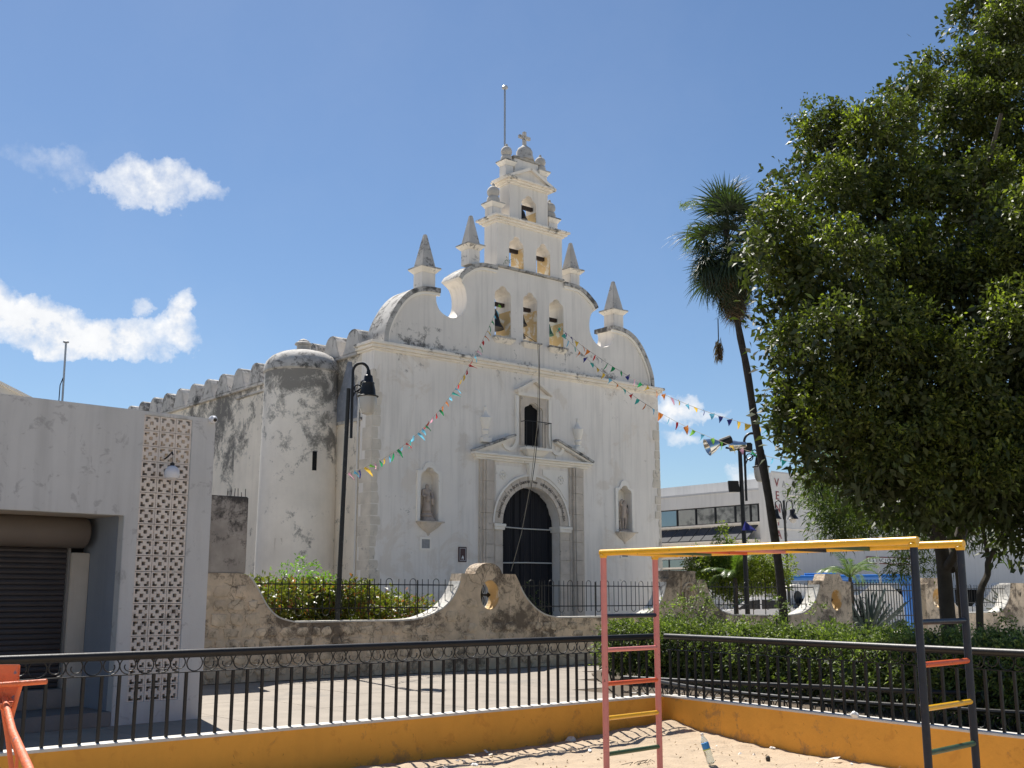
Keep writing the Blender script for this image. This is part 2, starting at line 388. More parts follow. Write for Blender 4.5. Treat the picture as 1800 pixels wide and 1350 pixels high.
AZ = R(50.5)
FF = Fr((-4.293, 33.728, 0), AZ)           # church facade
WF = Fr((-3.49, 22.44, 0), AZ)             # stone wall before the church
KF = Fr((-4.068, 15.063, 0), R(46))        # kiosk front
FB = Fr((13.213, 56.475, 0), AZ)           # far building, face with the letters
WORLD = Fr((0, 0, 0), R(90))               # a = x, d = y
WORLD.u = Vector((1, 0, 0)); WORLD.v = Vector((0, 1, 0))


class MB:
    def __init__(s, fr=WORLD):
        s.v = []; s.f = []; s.fr = fr

    def P(s, a, d, z):
        return s.fr.p(a, d, z)

    def box(s, a0, a1, d0, d1, z0, z1):
        i = len(s.v)
        for z in (z0, z1):
            for (a, d) in ((a0, d0), (a1, d0), (a1, d1), (a0, d1)):
                s.v.append(s.P(a, d, z))
        s.f += [tuple(i + k for k in q) for q in ((3, 2, 1, 0), (4, 5, 6, 7), (0, 1, 5, 4), (1, 2, 6, 5), (2, 3, 7, 6), (3, 0, 4, 7))]
        return s

    def frust(s, a0, a1, d0, d1, z0, b0, b1, e0, e1, z1):
        i = len(s.v)
        for (a, d) in ((a0, d0), (a1, d0), (a1, d1), (a0, d1)):
            s.v.append(s.P(a, d, z0))
        for (a, d) in ((b0, e0), (b1, e0), (b1, e1), (b0, e1)):
            s.v.append(s.P(a, d, z1))
        s.f += [tuple(i + k for k in q) for q in ((3, 2, 1, 0), (4, 5, 6, 7), (0, 1, 5, 4), (1, 2, 6, 5), (2, 3, 7, 6), (3, 0, 4, 7))]
        return s

    def prism(s, outer, d0, d1, holes=(), side=False):
        """polygon (a, z) with holes, pushed from depth d0 to d1; side=True: polygon is (d, z) and runs along a"""
        loops = [list(outer)] + [list(h) for h in holes]
        flat = [p for l in loops for p in l]
        tris = tessellate_polygon([[Vector((p[0], p[1], 0)) for p in l] for l in loops])
        i = len(s.v)
        n = len(flat)
        for d in (d0, d1):
            for p in flat:
                s.v.append(s.P(p[0], d, p[1]) if not side else s.P(d, p[0], p[1]))
        for t3 in tris:
            s.f.append(tuple(i + k for k in t3))
            s.f.append(tuple(i + n + k for k in reversed(t3)))
        k0 = 0
        for l in loops:
            m_ = len(l)
            for k in range(m_):
                a, b = k0 + k, k0 + (k + 1) % m_
                s.f.append((i + a, i + b, i + n + b, i + n + a))
            k0 += m_
        return s

    def tube(s, pts, r, seg=8, cap=True):
        """pts are world vectors; r a number or a list"""
        pts = [Vector(p) for p in pts]
        n = len(pts)
        rr = r if isinstance(r, (list, tuple)) else [r] * n
        i0 = len(s.v)
        ref = None
        for k, p in enumerate(pts):
            tg = (pts[min(k + 1, n - 1)] - pts[max(k - 1, 0)]).normalized()
            if ref is None:
                ref = Vector((0, 0, 1)) if abs(tg.z) < 0.9 else Vector((1, 0, 0))
            x = (ref - tg * ref.dot(tg)).normalized()
            ref = x
            y = tg.cross(x)
            for q in range(seg):
                a = 2 * math.pi * q / seg
                s.v.append(p + (x * math.cos(a) + y * math.sin(a)) * rr[k])
        for k in range(n - 1):
            for q in range(seg):
                a = i0 + k * seg + q
                b = i0 + k * seg + (q + 1) % seg
                s.f.append((a, b, b + seg, a + seg))
        if cap:
            s.f.append(tuple(i0 + q for q in reversed(range(seg))))
            s.f.append(tuple(i0 + (n - 1) * seg + q for q in range(seg)))
        return s

    def lathe(s, c, prof, seg=20, ax=Vector((0, 0, 1)), sq=False):
        """profile of (radius, height) turned about an axis through the world point c"""
        ax = Vector(ax).normalized()
        ref = Vector((1, 0, 0)) if abs(ax.z) > 0.9 else Vector((0, 0, 1))
        if sq:
            ref = (s.fr.u + s.fr.v)
        x = (ref - ax * ref.dot(ax)).normalized()
        y = ax.cross(x)
        i0 = len(s.v)
        for (r, h) in prof:
            for q in range(seg):
                a = 2 * math.pi * q / seg
                s.v.append(Vector(c) + ax * h + (x * math.cos(a) + y * math.sin(a)) * max(r, 1e-4))
        for k in range(len(prof) - 1):
            for q in range(seg):
                a = i0 + k * seg + q
                b = i0 + k * seg + (q + 1) % seg
                s.f.append((a, b, b + seg, a + seg))
        s.f.append(tuple(i0 + q for q in reversed(range(seg))))
        s.f.append(tuple(i0 + (len(prof) - 1) * seg + q for q in range(seg)))
        return s

    def build(s, name, material, parent=None, smooth=False, bevel=0.0, recalc=True, local=False, angle=40):
        me = bpy.data.meshes.new(name)
        me.from_pydata([tuple(p) for p in s.v], [], s.f)
        me.update()
        if recalc or bevel:
            bm = bmesh.new()
            bm.from_mesh(me)
            bmesh.ops.recalc_face_normals(bm, faces=bm.faces)
            if bevel:
                bmesh.ops.remove_doubles(bm, verts=bm.verts, dist=1e-5)
                ed = [e for e in bm.edges if len(e.link_faces) == 2 and e.calc_face_angle(0) > R(35)]
                bmesh.ops.bevel(bm, geom=ed, offset=bevel, segments=2, affect='EDGES', clamp_overlap=True)
            bm.to_mesh(me)
            bm.free()
        me.materials.append(material)
        o = bpy.data.objects.new(name, me)
        COL.objects.link(o)
        if smooth:
            me.polygons.foreach_set('use_smooth', [True] * len(me.polygons))
            me.set_sharp_from_angle(angle=R(angle))
        if parent is not None:
            adopt(o, parent, local)
        return o


def adopt(o, parent, local=False):
    o.parent = parent
    if not local:
        mw = Matrix.Identity(4)
        chain = []
        q = parent
        while q is not None:
            chain.append(q)
            q = q.parent
        for q in reversed(chain):
            mw = mw @ q.matrix_parent_inverse @ Matrix.LocRotScale(q.location, q.rotation_euler, q.scale)
        o.matrix_parent_inverse = mw.inverted()


def tag(o, label=None, cat=None, group=None, kind=None):
    if label: o['label'] = label
    if cat: o['category'] = cat
    if group: o['group'] = group
    if kind: o['kind'] = kind
    return o


def thing(name, label, cat, loc=(0, 0, 0), rz=0.0, group=None):
    o = bpy.data.objects.new(name, None)
    COL.objects.link(o)
    o.location = loc
    o.rotation_euler = (0, 0, rz)
    o.empty_display_size = 0.2
    return tag(o, label, cat, group)


def inst(mesh_obj_or_mesh, name, parent, M4, material=None):
    """another object sharing a mesh, placed by a world matrix"""
    me = mesh_obj_or_mesh if isinstance(mesh_obj_or_mesh, bpy.types.Mesh) else mesh_obj_or_mesh.data
    o = bpy.data.objects.new(name, me)
    COL.objects.link(o)
    loc, rot, sc = M4.decompose()
    o.location = loc; o.rotation_euler = rot.to_euler(); o.scale = sc
    if parent is not None:
        adopt(o, parent)
    if material is not None:
        o.material_slots[0].link = 'OBJECT'
        o.material_slots[0].material = material
    return o


def mesh_of(mb, name, material, smooth=False, bevel=0.0):
    o = mb.build(name, material, smooth=smooth, bevel=bevel)
    me = o.data
    bpy.data.objects.remove(o)
    return me


def frmat(fr, a, d, z):
    """matrix whose x is along the frame, y behind it, z up"""
    p = fr.p(a, d, z)
    m = Matrix(((fr.u.x, fr.v.x, 0, p.x), (fr.u.y, fr.v.y, 0, p.y), (0, 0, 1, p.z), (0, 0, 0, 1)))
    return m


def arc(cx, cz, r, a0, a1, n=16, rz=None):
    rz = r if rz is None else rz
    return [(cx + r * math.cos(R(a0 + (a1 - a0) * i / n)), cz + rz * math.sin(R(a0 + (a1 - a0) * i / n))) for i in range(n + 1)]


def smooth_pts(p, n=5):
    out = []
    for i in range(len(p) - 1):
        p0 = p[max(i - 1, 0)]; p1 = p[i]; p2 = p[i + 1]; p3 = p[min(i + 2, len(p) - 1)]
        for k in range(n):
            t = k / n
            out.append(tuple(0.5 * ((2 * p1[j]) + (-p0[j] + p2[j]) * t + (2 * p0[j] - 5 * p1[j] + 4 * p2[j] - p3[j]) * t * t
                                    + (-p0[j] + 3 * p1[j] - 3 * p2[j] + p3[j]) * t ** 3) for j in range(len(p1))))
    out.append(p[-1])
    return out


def band(mb, pts, w_, d0, d1):
    """strip of width w_ on the right-hand side of a polyline in the plane of the frame"""
    n = len(pts)
    off = []
    for i in range(n):
        a = Vector(pts[max(i - 1, 0)]); b = Vector(pts[min(i + 1, n - 1)])
        t = (b - a).normalized()
        off.append((pts[i][0] + t.y * w_, pts[i][1] - t.x * w_))
    for i in range(n - 1):
        mb.prism([pts[i], pts[i + 1], off[i + 1], off[i]], d0, d1)
    return mb


def leaves(name, pos, nrm, size, width, material, parent, seed=1, kind=None, per=6, spread=0.12, droop=0.0):
    """tufts of single leaves; pos/nrm arrays of tuft centres and outward directions"""
    g = np.random.default_rng(seed)
    n = len(pos)
    pos = np.repeat(np.asarray(pos), per, 0)
    nr = np.repeat(np.asarray(nrm), per, 0)
    N = n * per
    d = nr + g.normal(0, 0.75, (N, 3))
    d[:, 2] += 0.15 - droop
    d /= np.linalg.norm(d, axis=1)[:, None] + 1e-9
    base = pos + g.normal(0, spread, (N, 3))
    side = np.cross(d, g.normal(0, 1, (N, 3)) + np.array([0, 0, 0.8]))
    side /= np.linalg.norm(side, axis=1)[:, None] + 1e-9
    L = size * g.uniform(0.65, 1.3, (N, 1))
    Wd = width * g.uniform(0.7, 1.2, (N, 1))
    up = np.cross(side, d)
    v = np.empty((N, 4, 3))
    v[:, 0] = base
    v[:, 1] = base + d * L * 0.5 + side * Wd * 0.5 + up * Wd * 0.12
    v[:, 2] = base + d * L - np.array([0, 0, 1]) * L * 0.15
    v[:, 3] = base + d * L * 0.5 - side * Wd * 0.5 + up * Wd * 0.12
    me = bpy.data.meshes.new(name)
    me.vertices.add(N * 4)
    me.vertices.foreach_set('co', v.reshape(-1))
    me.loops.add(N * 4)
    me.loops.foreach_set('vertex_index', np.arange(N * 4))
    me.polygons.add(N)
    me.polygons.foreach_set('loop_start', np.arange(0, N * 4, 4))
    me.update(calc_edges=True)
    me.materials.append(material)
    o = bpy.data.objects.new(name, me)
    COL.objects.link(o)
    if parent is not None:
        adopt(o, parent)
    if kind:
        o['kind'] = kind
    return o


def lobe_points(lobes, per_m2, g, shell=(0.72, 1.05), flat=1.0):
    P, Nn = [], []
    for (c, r) in lobes:
        k = int(per_m2 * 4 * math.pi * r * r * flat)
        d = g.normal(0, 1, (k, 3))
        d /= np.linalg.norm(d, axis=1)[:, None]
        q = g.uniform(shell[0], shell[1], (k, 1))
        bump = 1 + 0.16 * np.sin(d[:, 0:1] * 7 + c[0]) * np.cos(d[:, 2:3] * 6 + c[1]) + 0.08 * np.sin(d[:, 1:2] * 17)
        P.append(np.array(c) + d * r * q * bump)
        Nn.append(d)
    return np.concatenate(P), np.concatenate(Nn)


def text_mesh(s, size, depth=0.004, align='CENTER'):
    cu = bpy.data.curves.new('txt', 'FONT')
    cu.body = s
    cu.size = size
    cu.extrude = depth
    cu.align_x = align
    cu.resolution_u = 3
    o = bpy.data.objects.new('txt', cu)
    COL.objects.link(o)
    dg = bpy.context.evaluated_depsgraph_get()
    me = bpy.data.meshes.new_from_object(o.evaluated_get(dg))
    bpy.data.objects.remove(o)
    return me


def text_obj(name, s, size, fr, a, d, z, material, parent, depth=0.004, align='CENTER', rot=0.0, sx=1.0):
    me = text_mesh(s, size, depth, align)
    me.materials.clear()
    me.materials.append(material)
    m = frmat(fr, a, d, z) @ Matrix.Rotation(math.pi / 2, 4, 'X') @ Matrix.Rotation(rot, 4, 'Z') @ Matrix.Diagonal((sx, 1, 1, 1))
    me.transform(m)
    o = bpy.data.objects.new(name, me)
    COL.objects.link(o)
    if parent is not None:
        adopt(o, parent)
    return o


# =================================================================== GROUND
def poly_sheet(name, pts, z, material, thick=0.0):
    mb = MB()
    tris = tessellate_polygon([[Vector((p[0], p[1], 0)) for p in pts]])
    for p in pts:
        mb.v.append(Vector((p[0], p[1], z)))
    mb.f += [tuple(t3) for t3 in tris]
    if thick:
        n = len(pts)
        for p in pts:
            mb.v.append(Vector((p[0], p[1], z - thick)))
        mb.f += [(k, (k + 1) % n, n + (k + 1) % n, n + k) for k in range(n)]
    o = mb.build(name, material)
    tag(o, kind='structure')
    return o


poly_sheet('ground', [(-900, -200), (900, -200), (900, 1800), (-900, 1800)], -0.03, M['paving'])
# playground walls: left run and right run meet at a corner
RL0, RC, RR1 = Vector((-5.75, 7.09, 0)), Vector((1.80, 13.69, 0)), Vector((5.9, 7.30, 0))
LU = (RC - RL0).normalized(); RU = (RR1 - RC).normalized()


def inside(x, y, off=0.0):
    p = Vector((x, y, 0))
    nl = Vector((LU.y, -LU.x, 0)); nr = Vector((RU.y, -RU.x, 0))
    return (p - RC).dot(nl) > off and (p - RC).dot(nr) > off


# plaza slabs seen between the playground rail and the old wall
plaza = poly_sheet('plaza', [(-30, 4), (-5.9, 7.2), (1.80, 13.85), (2.2, 14.3), (2.2, 60), (-40, 60)], -0.004, M['soil'])
slab_m = {}
px_, nn = 1.62, 0
for i in range(-9, 8):
    for j in range(0, 9):
        a0, d0 = i * 1.62, -11.6 + j * 1.62
        c = WF.p(a0 + 0.81, d0 + 0.81, 0)
        nl = Vector((LU.y, -LU.x, 0))
        if (c - RC).dot(nl) > 1.15 or d0 + 1.6 > 0.9:
            continue
        if c.x > 3.2:
            continue
        # trimmed against the playground wall by sinking below it: only slabs wholly outside the sand stay full size
        corners = [WF.p(a0 + x, d0 + y, 0) for x in (0.004, 1.616) for y in (0.004, 1.616)]
        if max((q - RC).dot(nl) for q in corners) > -0.02 and c.x < 1.5:
            # cut the slab to the outside of the wall
            pts = [(a0 + .004, d0 + .004), (a0 + 1.616, d0 + .004), (a0 + 1.616, d0 + 1.616), (a0 + .004, d0 + 1.616)]
            res = []
            for k in range(4):
                A, B = pts[k], pts[(k + 1) % 4]
                fa = (WF.p(A[0], A[1], 0) - RC).dot(nl) + 0.05
                fb = (WF.p(B[0], B[1], 0) - RC).dot(nl) + 0.05
                if fa <= 0: res.append(A)
                if fa * fb < 0:
                    tt = fa / (fa - fb)
                    res.append((A[0] + (B[0] - A[0]) * tt, A[1] + (B[1] - A[1]) * tt))
            if len(res) < 3:
                continue
            pts = res
        elif c.x >= 1.5:
            if max(q.x for q in corners) > 2.9: continue
            if min((q - RC).dot(Vector((RU.y, -RU.x, 0))) for q in corners) > -0.5 and c.y < 15.4: continue
            pts = [(a0 + .004, d0 + .004), (a0 + 1.616, d0 + .004), (a0 + 1.616, d0 + 1.616), (a0 + .004, d0 + 1.616)]
        else:
            pts = [(a0 + .004, d0 + .004), (a0 + 1.616, d0 + .004), (a0 + 1.616, d0 + 1.616), (a0 + .004, d0 + 1.616)]
        mb = MB(WF)
        n = len(pts)
        zz = 0.004 + rnd.uniform(0, 0.003)
        for z in (-0.02, zz):
            for p in pts: mb.v.append(WF.p(p[0], p[1], z))
        mb.f += [tuple(range(n))[::-1], tuple(range(n, 2 * n))] + [(k, (k + 1) % n, n + (k + 1) % n, n + k) for k in range(n)]
        mb.build('slab', M['concrete'], plaza)
poly_sheet('atrium_paving', [tuple(WF.p(a, d, 0))[:2] for a, d in ((-14, 0.5), (60, 0.5), (60, 9.1), (-14, 9.1))], 0.012, M['paving'])
poly_sheet('street', [tuple(WF.p(a, d, 0))[:2] for a, d in ((13.2, 26), (120, 26), (120, 33), (13.2, 33))], 0.004, M['asphalt'])

# sand: a real uneven surface, only between the walls
g = np.random.default_rng(3)
from mathutils import noise as mn
nx, ny, st = 236, 160, 0.05
x0, y0 = -5.9, 6.0
mb = MB()
idx = {}
for j in range(ny + 1):
    for i in range(nx + 1):
        x, y = x0 + i * st, y0 + j * st
        if inside(x, y, -0.15):
            h = 0.018 * mn.noise((x * 1.3, y * 1.3, 0)) + 0.022 * mn.noise((x * 4.1, y * 4.1, 3)) + 0.012 * mn.noise((x * 10, y * 10, 5))
            h += 0.010 * abs(mn.noise((x * 19, y * 19, 9)))
            # sand banked up in the corner and along the left wall
            dc = (Vector((x, y, 0)) - RC).length
            h += 0.10 * math.exp(-(dc / 1.1) ** 2)
            dl = (Vector((x, y, 0)) - RC).dot(Vector((LU.y, -LU.x, 0)))
            h += 0.05 * math.exp(-((dl - 0.35) / 0.35) ** 2) * (0.6 + 0.8 * mn.noise((x * 2, y * 2, 7)))
            idx[(i, j)] = len(mb.v)
            mb.v.append(Vector((x, y, h)))
for (i, j), k in idx.items():
    if (i + 1, j) in idx and (i, j + 1) in idx and (i + 1, j + 1) in idx:
        mb.f.append((k, idx[(i + 1, j)], idx[(i + 1, j + 1)], idx[(i, j + 1)]))
sand = mb.build('sand', M['sand'], smooth=True, recalc=False)
tag(sand, kind='structure')
poly_sheet('sand_bed', [(-5.9, 6.9), (1.8, 13.6), (6.05, 6.9), (12, -20), (-14, -20)], -0.01, M['sand'])
# garden bed on the right
poly_sheet('garden_bed', [(1.95, 13.8), (2.3, 15.2), (4.9, 13.9), (9.5, 13.3), (9.5, 3.0), (8.4, 3.0)], 0.0, M['soil'])
path = poly_sheet('garden_path', [(2.0, 15.0), (2.9, 15.1), (4.9, 13.9), (9.5, 13.4), (9.5, 11.0), (5.6, 11.6), (4.6, 12.0), (3.0, 13.5)], 0.02, M['concrete'])
poly_sheet('planting_soil', [(1.7, 15.9), (3.0, 15.3), (4.9, 14.0), (9.5, 13.5), (18, 13.5), (18, 34), (9.0, 31.5), (1.6, 23.2)], 0.03, M['soil'])

# =================================================================== CHURCH
church = thing('church', 'white weathered colonial church with stepped bell gable, arched stone portal and merloned side wall', 'church', tuple(FF.p(0, 0, 0)))
CW = 12.80
XC = 6.42


def arch_hole(a0, a1, z0, zs, zt, kind='lobe'):
    m_ = (a0 + a1) / 2
    h = (a1 - a0) / 2
    if kind == 'round':
        return [(a0, z0)] + [(a1, z0)] + arc(m_, zs, h, 0, 180, 24, zt - zs)
    right = [(a1, z0), (a1, zs), (a1 - h * 0.10, zs + (zt - zs) * 0.32), (a1 - h * 0.36, zs + (zt - zs) * 0.50), (a1 - h * 0.52, zs + (zt - zs) * 0.60),
             (m_ + h * 0.36, zt - (zt - zs) * 0.16), (m_ + h * 0.18, zt - (zt - zs) * 0.03), (m_, zt)]
    left = [(2 * m_ - a, z) for a, z in reversed(right[:-1])]
    return right + left


DOOR = arch_hole(5.14, 7.68, 0.0, 3.92, 5.19, 'round')
DOOR = [(5.14, 0.02), (7.68, 0.02)] + DOOR[2:]
WIN = arch_hole(6.09, 6.89, 6.62, 7.86, 8.1)
NI1 = arch_hole(1.80, 2.50, 3.86, 5.28, 5.56)
NI2 = arch_hole(10.52, 11.22, 3.84, 5.24, 5.52)
MB(FF).prism([(0, 0), (12.85, 0), (CW, 9.14), (0, 9.14)], 0, 0.7, [DOOR, WIN, NI1, NI2]).build('facade_wall', M['facade'], church)
nave = MB(FF).box(0.002, CW - 0.002, 0.702, 27, 0, 9.12).build('nave_wall', M['side'], church)
# cornice: three stepped mouldings with a dirty upper edge, wrapping the corners
for (p, z0, z1) in ((0.07, 9.10, 9.17), (0.14, 9.172, 9.27), (0.21, 9.272, 9.37)):
    MB(FF).box(-p, CW + p, -p, 0.9, z0, z1).build('cornice', M['trim'], church, bevel=0.015)
# cornice of the side wall
MB(FF).box(-0.10, 0.5, 0.9, 27, 9.06, 9.16).build('side_cornice', M['merlon'], church, bevel=0.02)

# gable outline (left half), mirrored for the right
q1 = smooth_pts([(0.30, 9.38), (0.33, 9.75), (0.49, 10.2), (0.81, 10.75), (1.19, 11.15), (1.63, 11.38), (2.1, 11.46), (2.46, 11.47)], 5)
q2 = smooth_pts([(2.40, 11.38), (2.34, 11.2), (2.37, 10.97), (2.55, 10.71), (2.96, 10.58), (3.33, 10.72), (3.56, 11.05), (3.59, 11.44), (3.48, 11.77), (3.24, 11.95)], 5)
q3 = smooth_pts([(3.20, 12.02), (3.30, 12.18), (3.47, 12.32), (3.79, 12.54), (4.17, 12.68), (4.6, 12.71)], 5)
half = q1 + q2 + q3
mir = [(2 * XC - a, z) for a, z in reversed(half)]
MB(FF).prism(half + mir, 0.0, 0.85, [arch_hole(4.80, 5.52, 10.25, 11.74, 12.06), arch_hole(6.07, 6.72, 10.25, 11.74, 12.05),
                                      arch_hole(7.28, 7.97, 10.25, 11.72, 12.02)]).build('gable_wall', M['gable'], church)
for sgn in (0, 1):
    for q, wd in ((q1, 0.16), (q3 + [(4.86, 12.71)], 0.15)):
        c_ = [(2 * XC - a, z) for a, z in reversed(q)] if sgn else q
        mb = MB(FF)
        band(mb, [(a, z + 0.012) for a, z in c_], wd, -0.10, 0.93)
        mb.build('gable_coping', M['tiertop'], church)
        mb = MB(FF)
        c2 = [(a, z - 0.02) for a, z in c_]
        band(mb, c2, wd + 0.06, -0.06, 0.03)
        mb.build('gable_moulding', M['trim_clean'], church)


def ledge(a0, a1, d0, d1, z, hs, material, name='tier_cornice'):
    """stack of moulded steps growing outwards upwards"""
    o = None
    for k, (p, h0, h1) in enumerate(hs):
        o = MB(FF).box(a0 - p, a1 + p, d0 - p, d1 + p, z + h0, z + h1).build(name, material, church, bevel=0.012)
    return o


# belfry tiers
MB(FF).box(4.90, 7.95, -0.10, 0.95, 12.72, 12.80).build('tier_base', M['tiertop'], church, bevel=0.015)
MB(FF).prism([(4.92, 12.80), (7.94, 12.80), (7.94, 14.36), (4.92, 14.36)], 0.02, 0.75,
             [arch_hole(5.45, 6.12, 12.84, 13.62, 13.98), arch_hole(6.70, 7.36, 12.84, 13.62, 13.97)]).build('belfry_tier', M['gable'], church)
ledge(4.92, 7.94, 0.02, 0.75, 14.36, ((0.07, 0, 0.07), (0.15, 0.072, 0.15), (0.23, 0.152, 0.23)), M['trim'])
MB(FF).prism([(5.54, 14.59), (7.33, 14.59), (7.33, 15.98), (5.54, 15.98)], 0.10, 0.68, [arch_hole(6.08, 6.78, 14.62, 15.34, 15.66)]).build('belfry_tier', M['gable'], church)
ledge(5.54, 7.33, 0.10, 0.68, 15.94, ((0.07, 0, 0.06), (0.14, 0.062, 0.13), (0.24, 0.132, 0.20)), M['trim'])
# pediment
mb = MB(FF)
mb.prism([(5.42, 16.142), (7.45, 16.142), (XC, 16.58)], 0.04, 0.66)
mb.build('pediment', M['gable'], church)
mb = MB(FF)
band(mb, [(5.24, 16.14), (XC, 16.70)], 0.10, -0.08, 0.78)
band(mb, [(XC, 16.70), (7.62, 16.14)], 0.10, -0.08, 0.78)
mb.build('raking_cornice', M['trim'], church)
# crown block with little dome and cross
MB(FF).box(5.86, 7.00, 0.22, 0.60, 16.3, 17.02).build('crown_block', M['gable'], church, bevel=0.02)
MB(FF).box(5.80, 7.06, 0.16, 0.66, 17.022, 17.10).build('crown_cornice', M['tiertop'], church, bevel=0.02)
crd = FF.p(XC + 0.06, 0.40, 0)
MB(FF).lathe(crd + Vector((0, 0, 17.102)), [(0.36, 0), (0.34, 0.10), (0.30, 0.22), (0.30, 0.34), (0.24, 0.46), (0.13, 0.54), (0.09, 0.58)], 16).build('crown_dome', M['obelisk'], church, smooth=True)
mb = MB(FF)
mb.box(XC + 0.06 - 0.06, XC + 0.06 + 0.06, 0.34, 0.46, 17.66, 18.22)
mb.box(XC + 0.06 - 0.26, XC + 0.0, 0.342, 0.458, 17.94, 18.06)
mb.box(XC + 0.12, XC + 0.06 + 0.26, 0.342, 0.458, 17.94, 18.06)
mb.build('cross', M['obelisk'], church, bevel=0.012)


def urn(a, d, z, s=1.0, mat_='obelisk'):
    MB(FF).lathe(FF.p(a, d, z), [(0.20 * s, 0), (0.22 * s, 0.10 * s), (0.20 * s, 0.20 * s), (0.155 * s, 0.24 * s), (0.20 * s, 0.30 * s), (0.215 * s, 0.40 * s),
                                 (0.19 * s, 0.50 * s), (0.12 * s, 0.57 * s), (0.06 * s, 0.60 * s), (0.05 * s, 0.68 * s), (0.01 * s, 0.72 * s)], 14).build('urn', M[mat_], church, smooth=True)


def pedestal(a, d, w_, z0, z1, cap=0.12):
    MB(FF).box(a - w_ / 2, a + w_ / 2, d - w_ / 2, d + w_ / 2, z0, z1).build('pedestal', M['gable'], church, bevel=0.01)
    MB(FF).frust(a - w_ / 2 - 0.01, a + w_ / 2 + 0.01, d - w_ / 2 - 0.01, d + w_ / 2 + 0.01, z1, a - w_ / 2 - cap, a + w_ / 2 + cap, d - w_ / 2 - cap, d + w_ / 2 + cap, z1 + 0.14).build('pedestal_cap', M['trim'], church)
    MB(FF).box(a - w_ / 2 - cap, a + w_ / 2 + cap, d - w_ / 2 - cap, d + w_ / 2 + cap, z1 + 0.142, z1 + 0.19).build('pedestal_slab', M['tiertop'], church, bevel=0.008)


for a, zb in ((4.90, 14.59), (7.78, 14.59)):
    pedestal(a + 0.12 * (1 if a < 6 else -1), 0.38, 0.42, zb, zb + 0.36, 0.10)
    urn(a + 0.12 * (1 if a < 6 else -1), 0.38, zb + 0.55, 1.05)
for a in (5.62, 7.22):
    pedestal(a, 0.38, 0.36, 16.16, 16.66, 0.10)
    urn(a, 0.38, 16.85, 0.95)
for (a, z0, z1, zt) in ((2.07, 11.46, 11.98, 13.34), (10.80, 11.46, 11.98, 13.32), (3.97, 12.62, 13.16, 14.42), (8.62, 12.66, 13.16, 14.40)):
    s_ = 0.52 if z0 < 12 else 0.46
    pedestal(a, 0.30, s_, z0, z1, 0.14)
    MB(FF).frust(a - s_ / 2 - 0.01, a + s_ / 2 + 0.01, 0.30 - s_ / 2 - 0.01, 0.30 + s_ / 2 + 0.01, z1 + 0.192, a - 0.05, a + 0.05, 0.25, 0.35, zt).build('obelisk', M['obelisk'], church, bevel=0.012)
# bell opening fittings: ochre reveals, sills and head beams
for (a0, a1, z0, zs, dd, zo, beam) in ((4.80, 5.52, 10.25, 11.74, 0.85, 1.0, 11.50), (6.07, 6.72, 10.25, 11.74, 0.85, 1.2, 11.52), (7.28, 7.97, 10.25, 11.72, 0.85, 0.95, 11.35),
                                     (5.45, 6.12, 12.84, 13.62, 0.75, 0.78, 13.55), (6.70, 7.36, 12.84, 13.62, 0.75, 0.78, 13.52), (6.08, 6.78, 14.62, 15.34, 0.68, 0.5, 15.27)):
    d0 = 0.03 if z0 < 14 else 0.12
    MB(FF).box(a1 - 0.012, a1 + 0.006, d0, dd - 0.03, z0 + 0.002, z0 + zo).build('jamb_lining', M['jamb'], church)
    MB(FF).box(a0 - 0.03, a1 + 0.03, dd * 0.42, dd * 0.42 + 0.11, beam - 0.06, beam + 0.07).build('bell_beam', M['wood'], church)
    if z0 < 12:
        MB(FF).frust(a0 + 0.02, a1 - 0.02, -0.02, 0.1, z0 - 0.22, a0 - 0.09, a1 + 0.09, -0.17, 0.1, z0 - 0.07).build('bell_sill', M['trim'], church)
        MB(FF).box(a0 - 0.09, a1 + 0.09, -0.18, 0.1, z0 - 0.068, z0 - 0.005).build('bell_sill', M['tiertop'], church, bevel=0.012)

# portal: stacked stone pilasters
for k, (a0, a1) in enumerate(((4.15, 4.79), (8.14, 8.80))):
    z = 0.0
    i = 0
    while z < 5.95:
        h = min(rnd.uniform(0.42, 0.75), 6.0 - z)
        if 5.98 - z - h < 0.2: h = 5.98 - z
        e = rnd.uniform(-0.006, 0.006)
        mb = MB(FF)
        if k == 0:
            cuts = ((a0, a0 + 0.12, 0.07), (a0 + 0.125, a0 + 0.20, 0.13), (a0 + 0.205, a0 + 0.43, 0.16), (a0 + 0.435, a0 + 0.50, 0.13), (a0 + 0.505, a1, 0.05))
        else:
            cuts = ((a0, a0 + 0.13, 0.05), (a0 + 0.135, a0 + 0.20, 0.13), (a0 + 0.205, a0 + 0.43, 0.16), (a0 + 0.435, a0 + 0.51, 0.13), (a0 + 0.515, a1, 0.07))
        for (b0, b1, pr) in cuts:
            mb.box(b0, b1, -pr + e, 0.05, z + 0.004, z + h - 0.004)
        mb.build('pilaster_stone', M['stone'], church, bevel=0.008)
        z += h
        i += 1
# archivolt of voussoirs, imposts and jambs
nv = 13
for k in range(nv):
    t0, t1 = 180 - k * 180 / nv - 0.25, 180 - (k + 1) * 180 / nv + 0.25
    o1 = [(6.41 + 1.655 * math.cos(R(t0 + (t1 - t0) * i / 4)), 3.925 + 1.625 * math.sin(R(t0 + (t1 - t0) * i / 4))) for i in range(5)]
    o2 = [(6.41 + 1.272 * math.cos(R(t1 + (t0 - t1) * i / 4)), 3.925 + 1.272 * math.sin(R(t1 + (t0 - t1) * i / 4))) for i in range(5)]
    MB(FF).prism(o1 + o2, -0.05 + rnd.uniform(-0.004, 0.004), 0.25).build('voussoir', M['stone'], church, bevel=0.006)
mb = MB(FF)
band(mb, [(6.41 + 1.72 * math.cos(R(180 - i * 6)), 3.925 + 1.69 * math.sin(R(180 - i * 6))) for i in range(31)], 0.062, -0.085, 0.02)
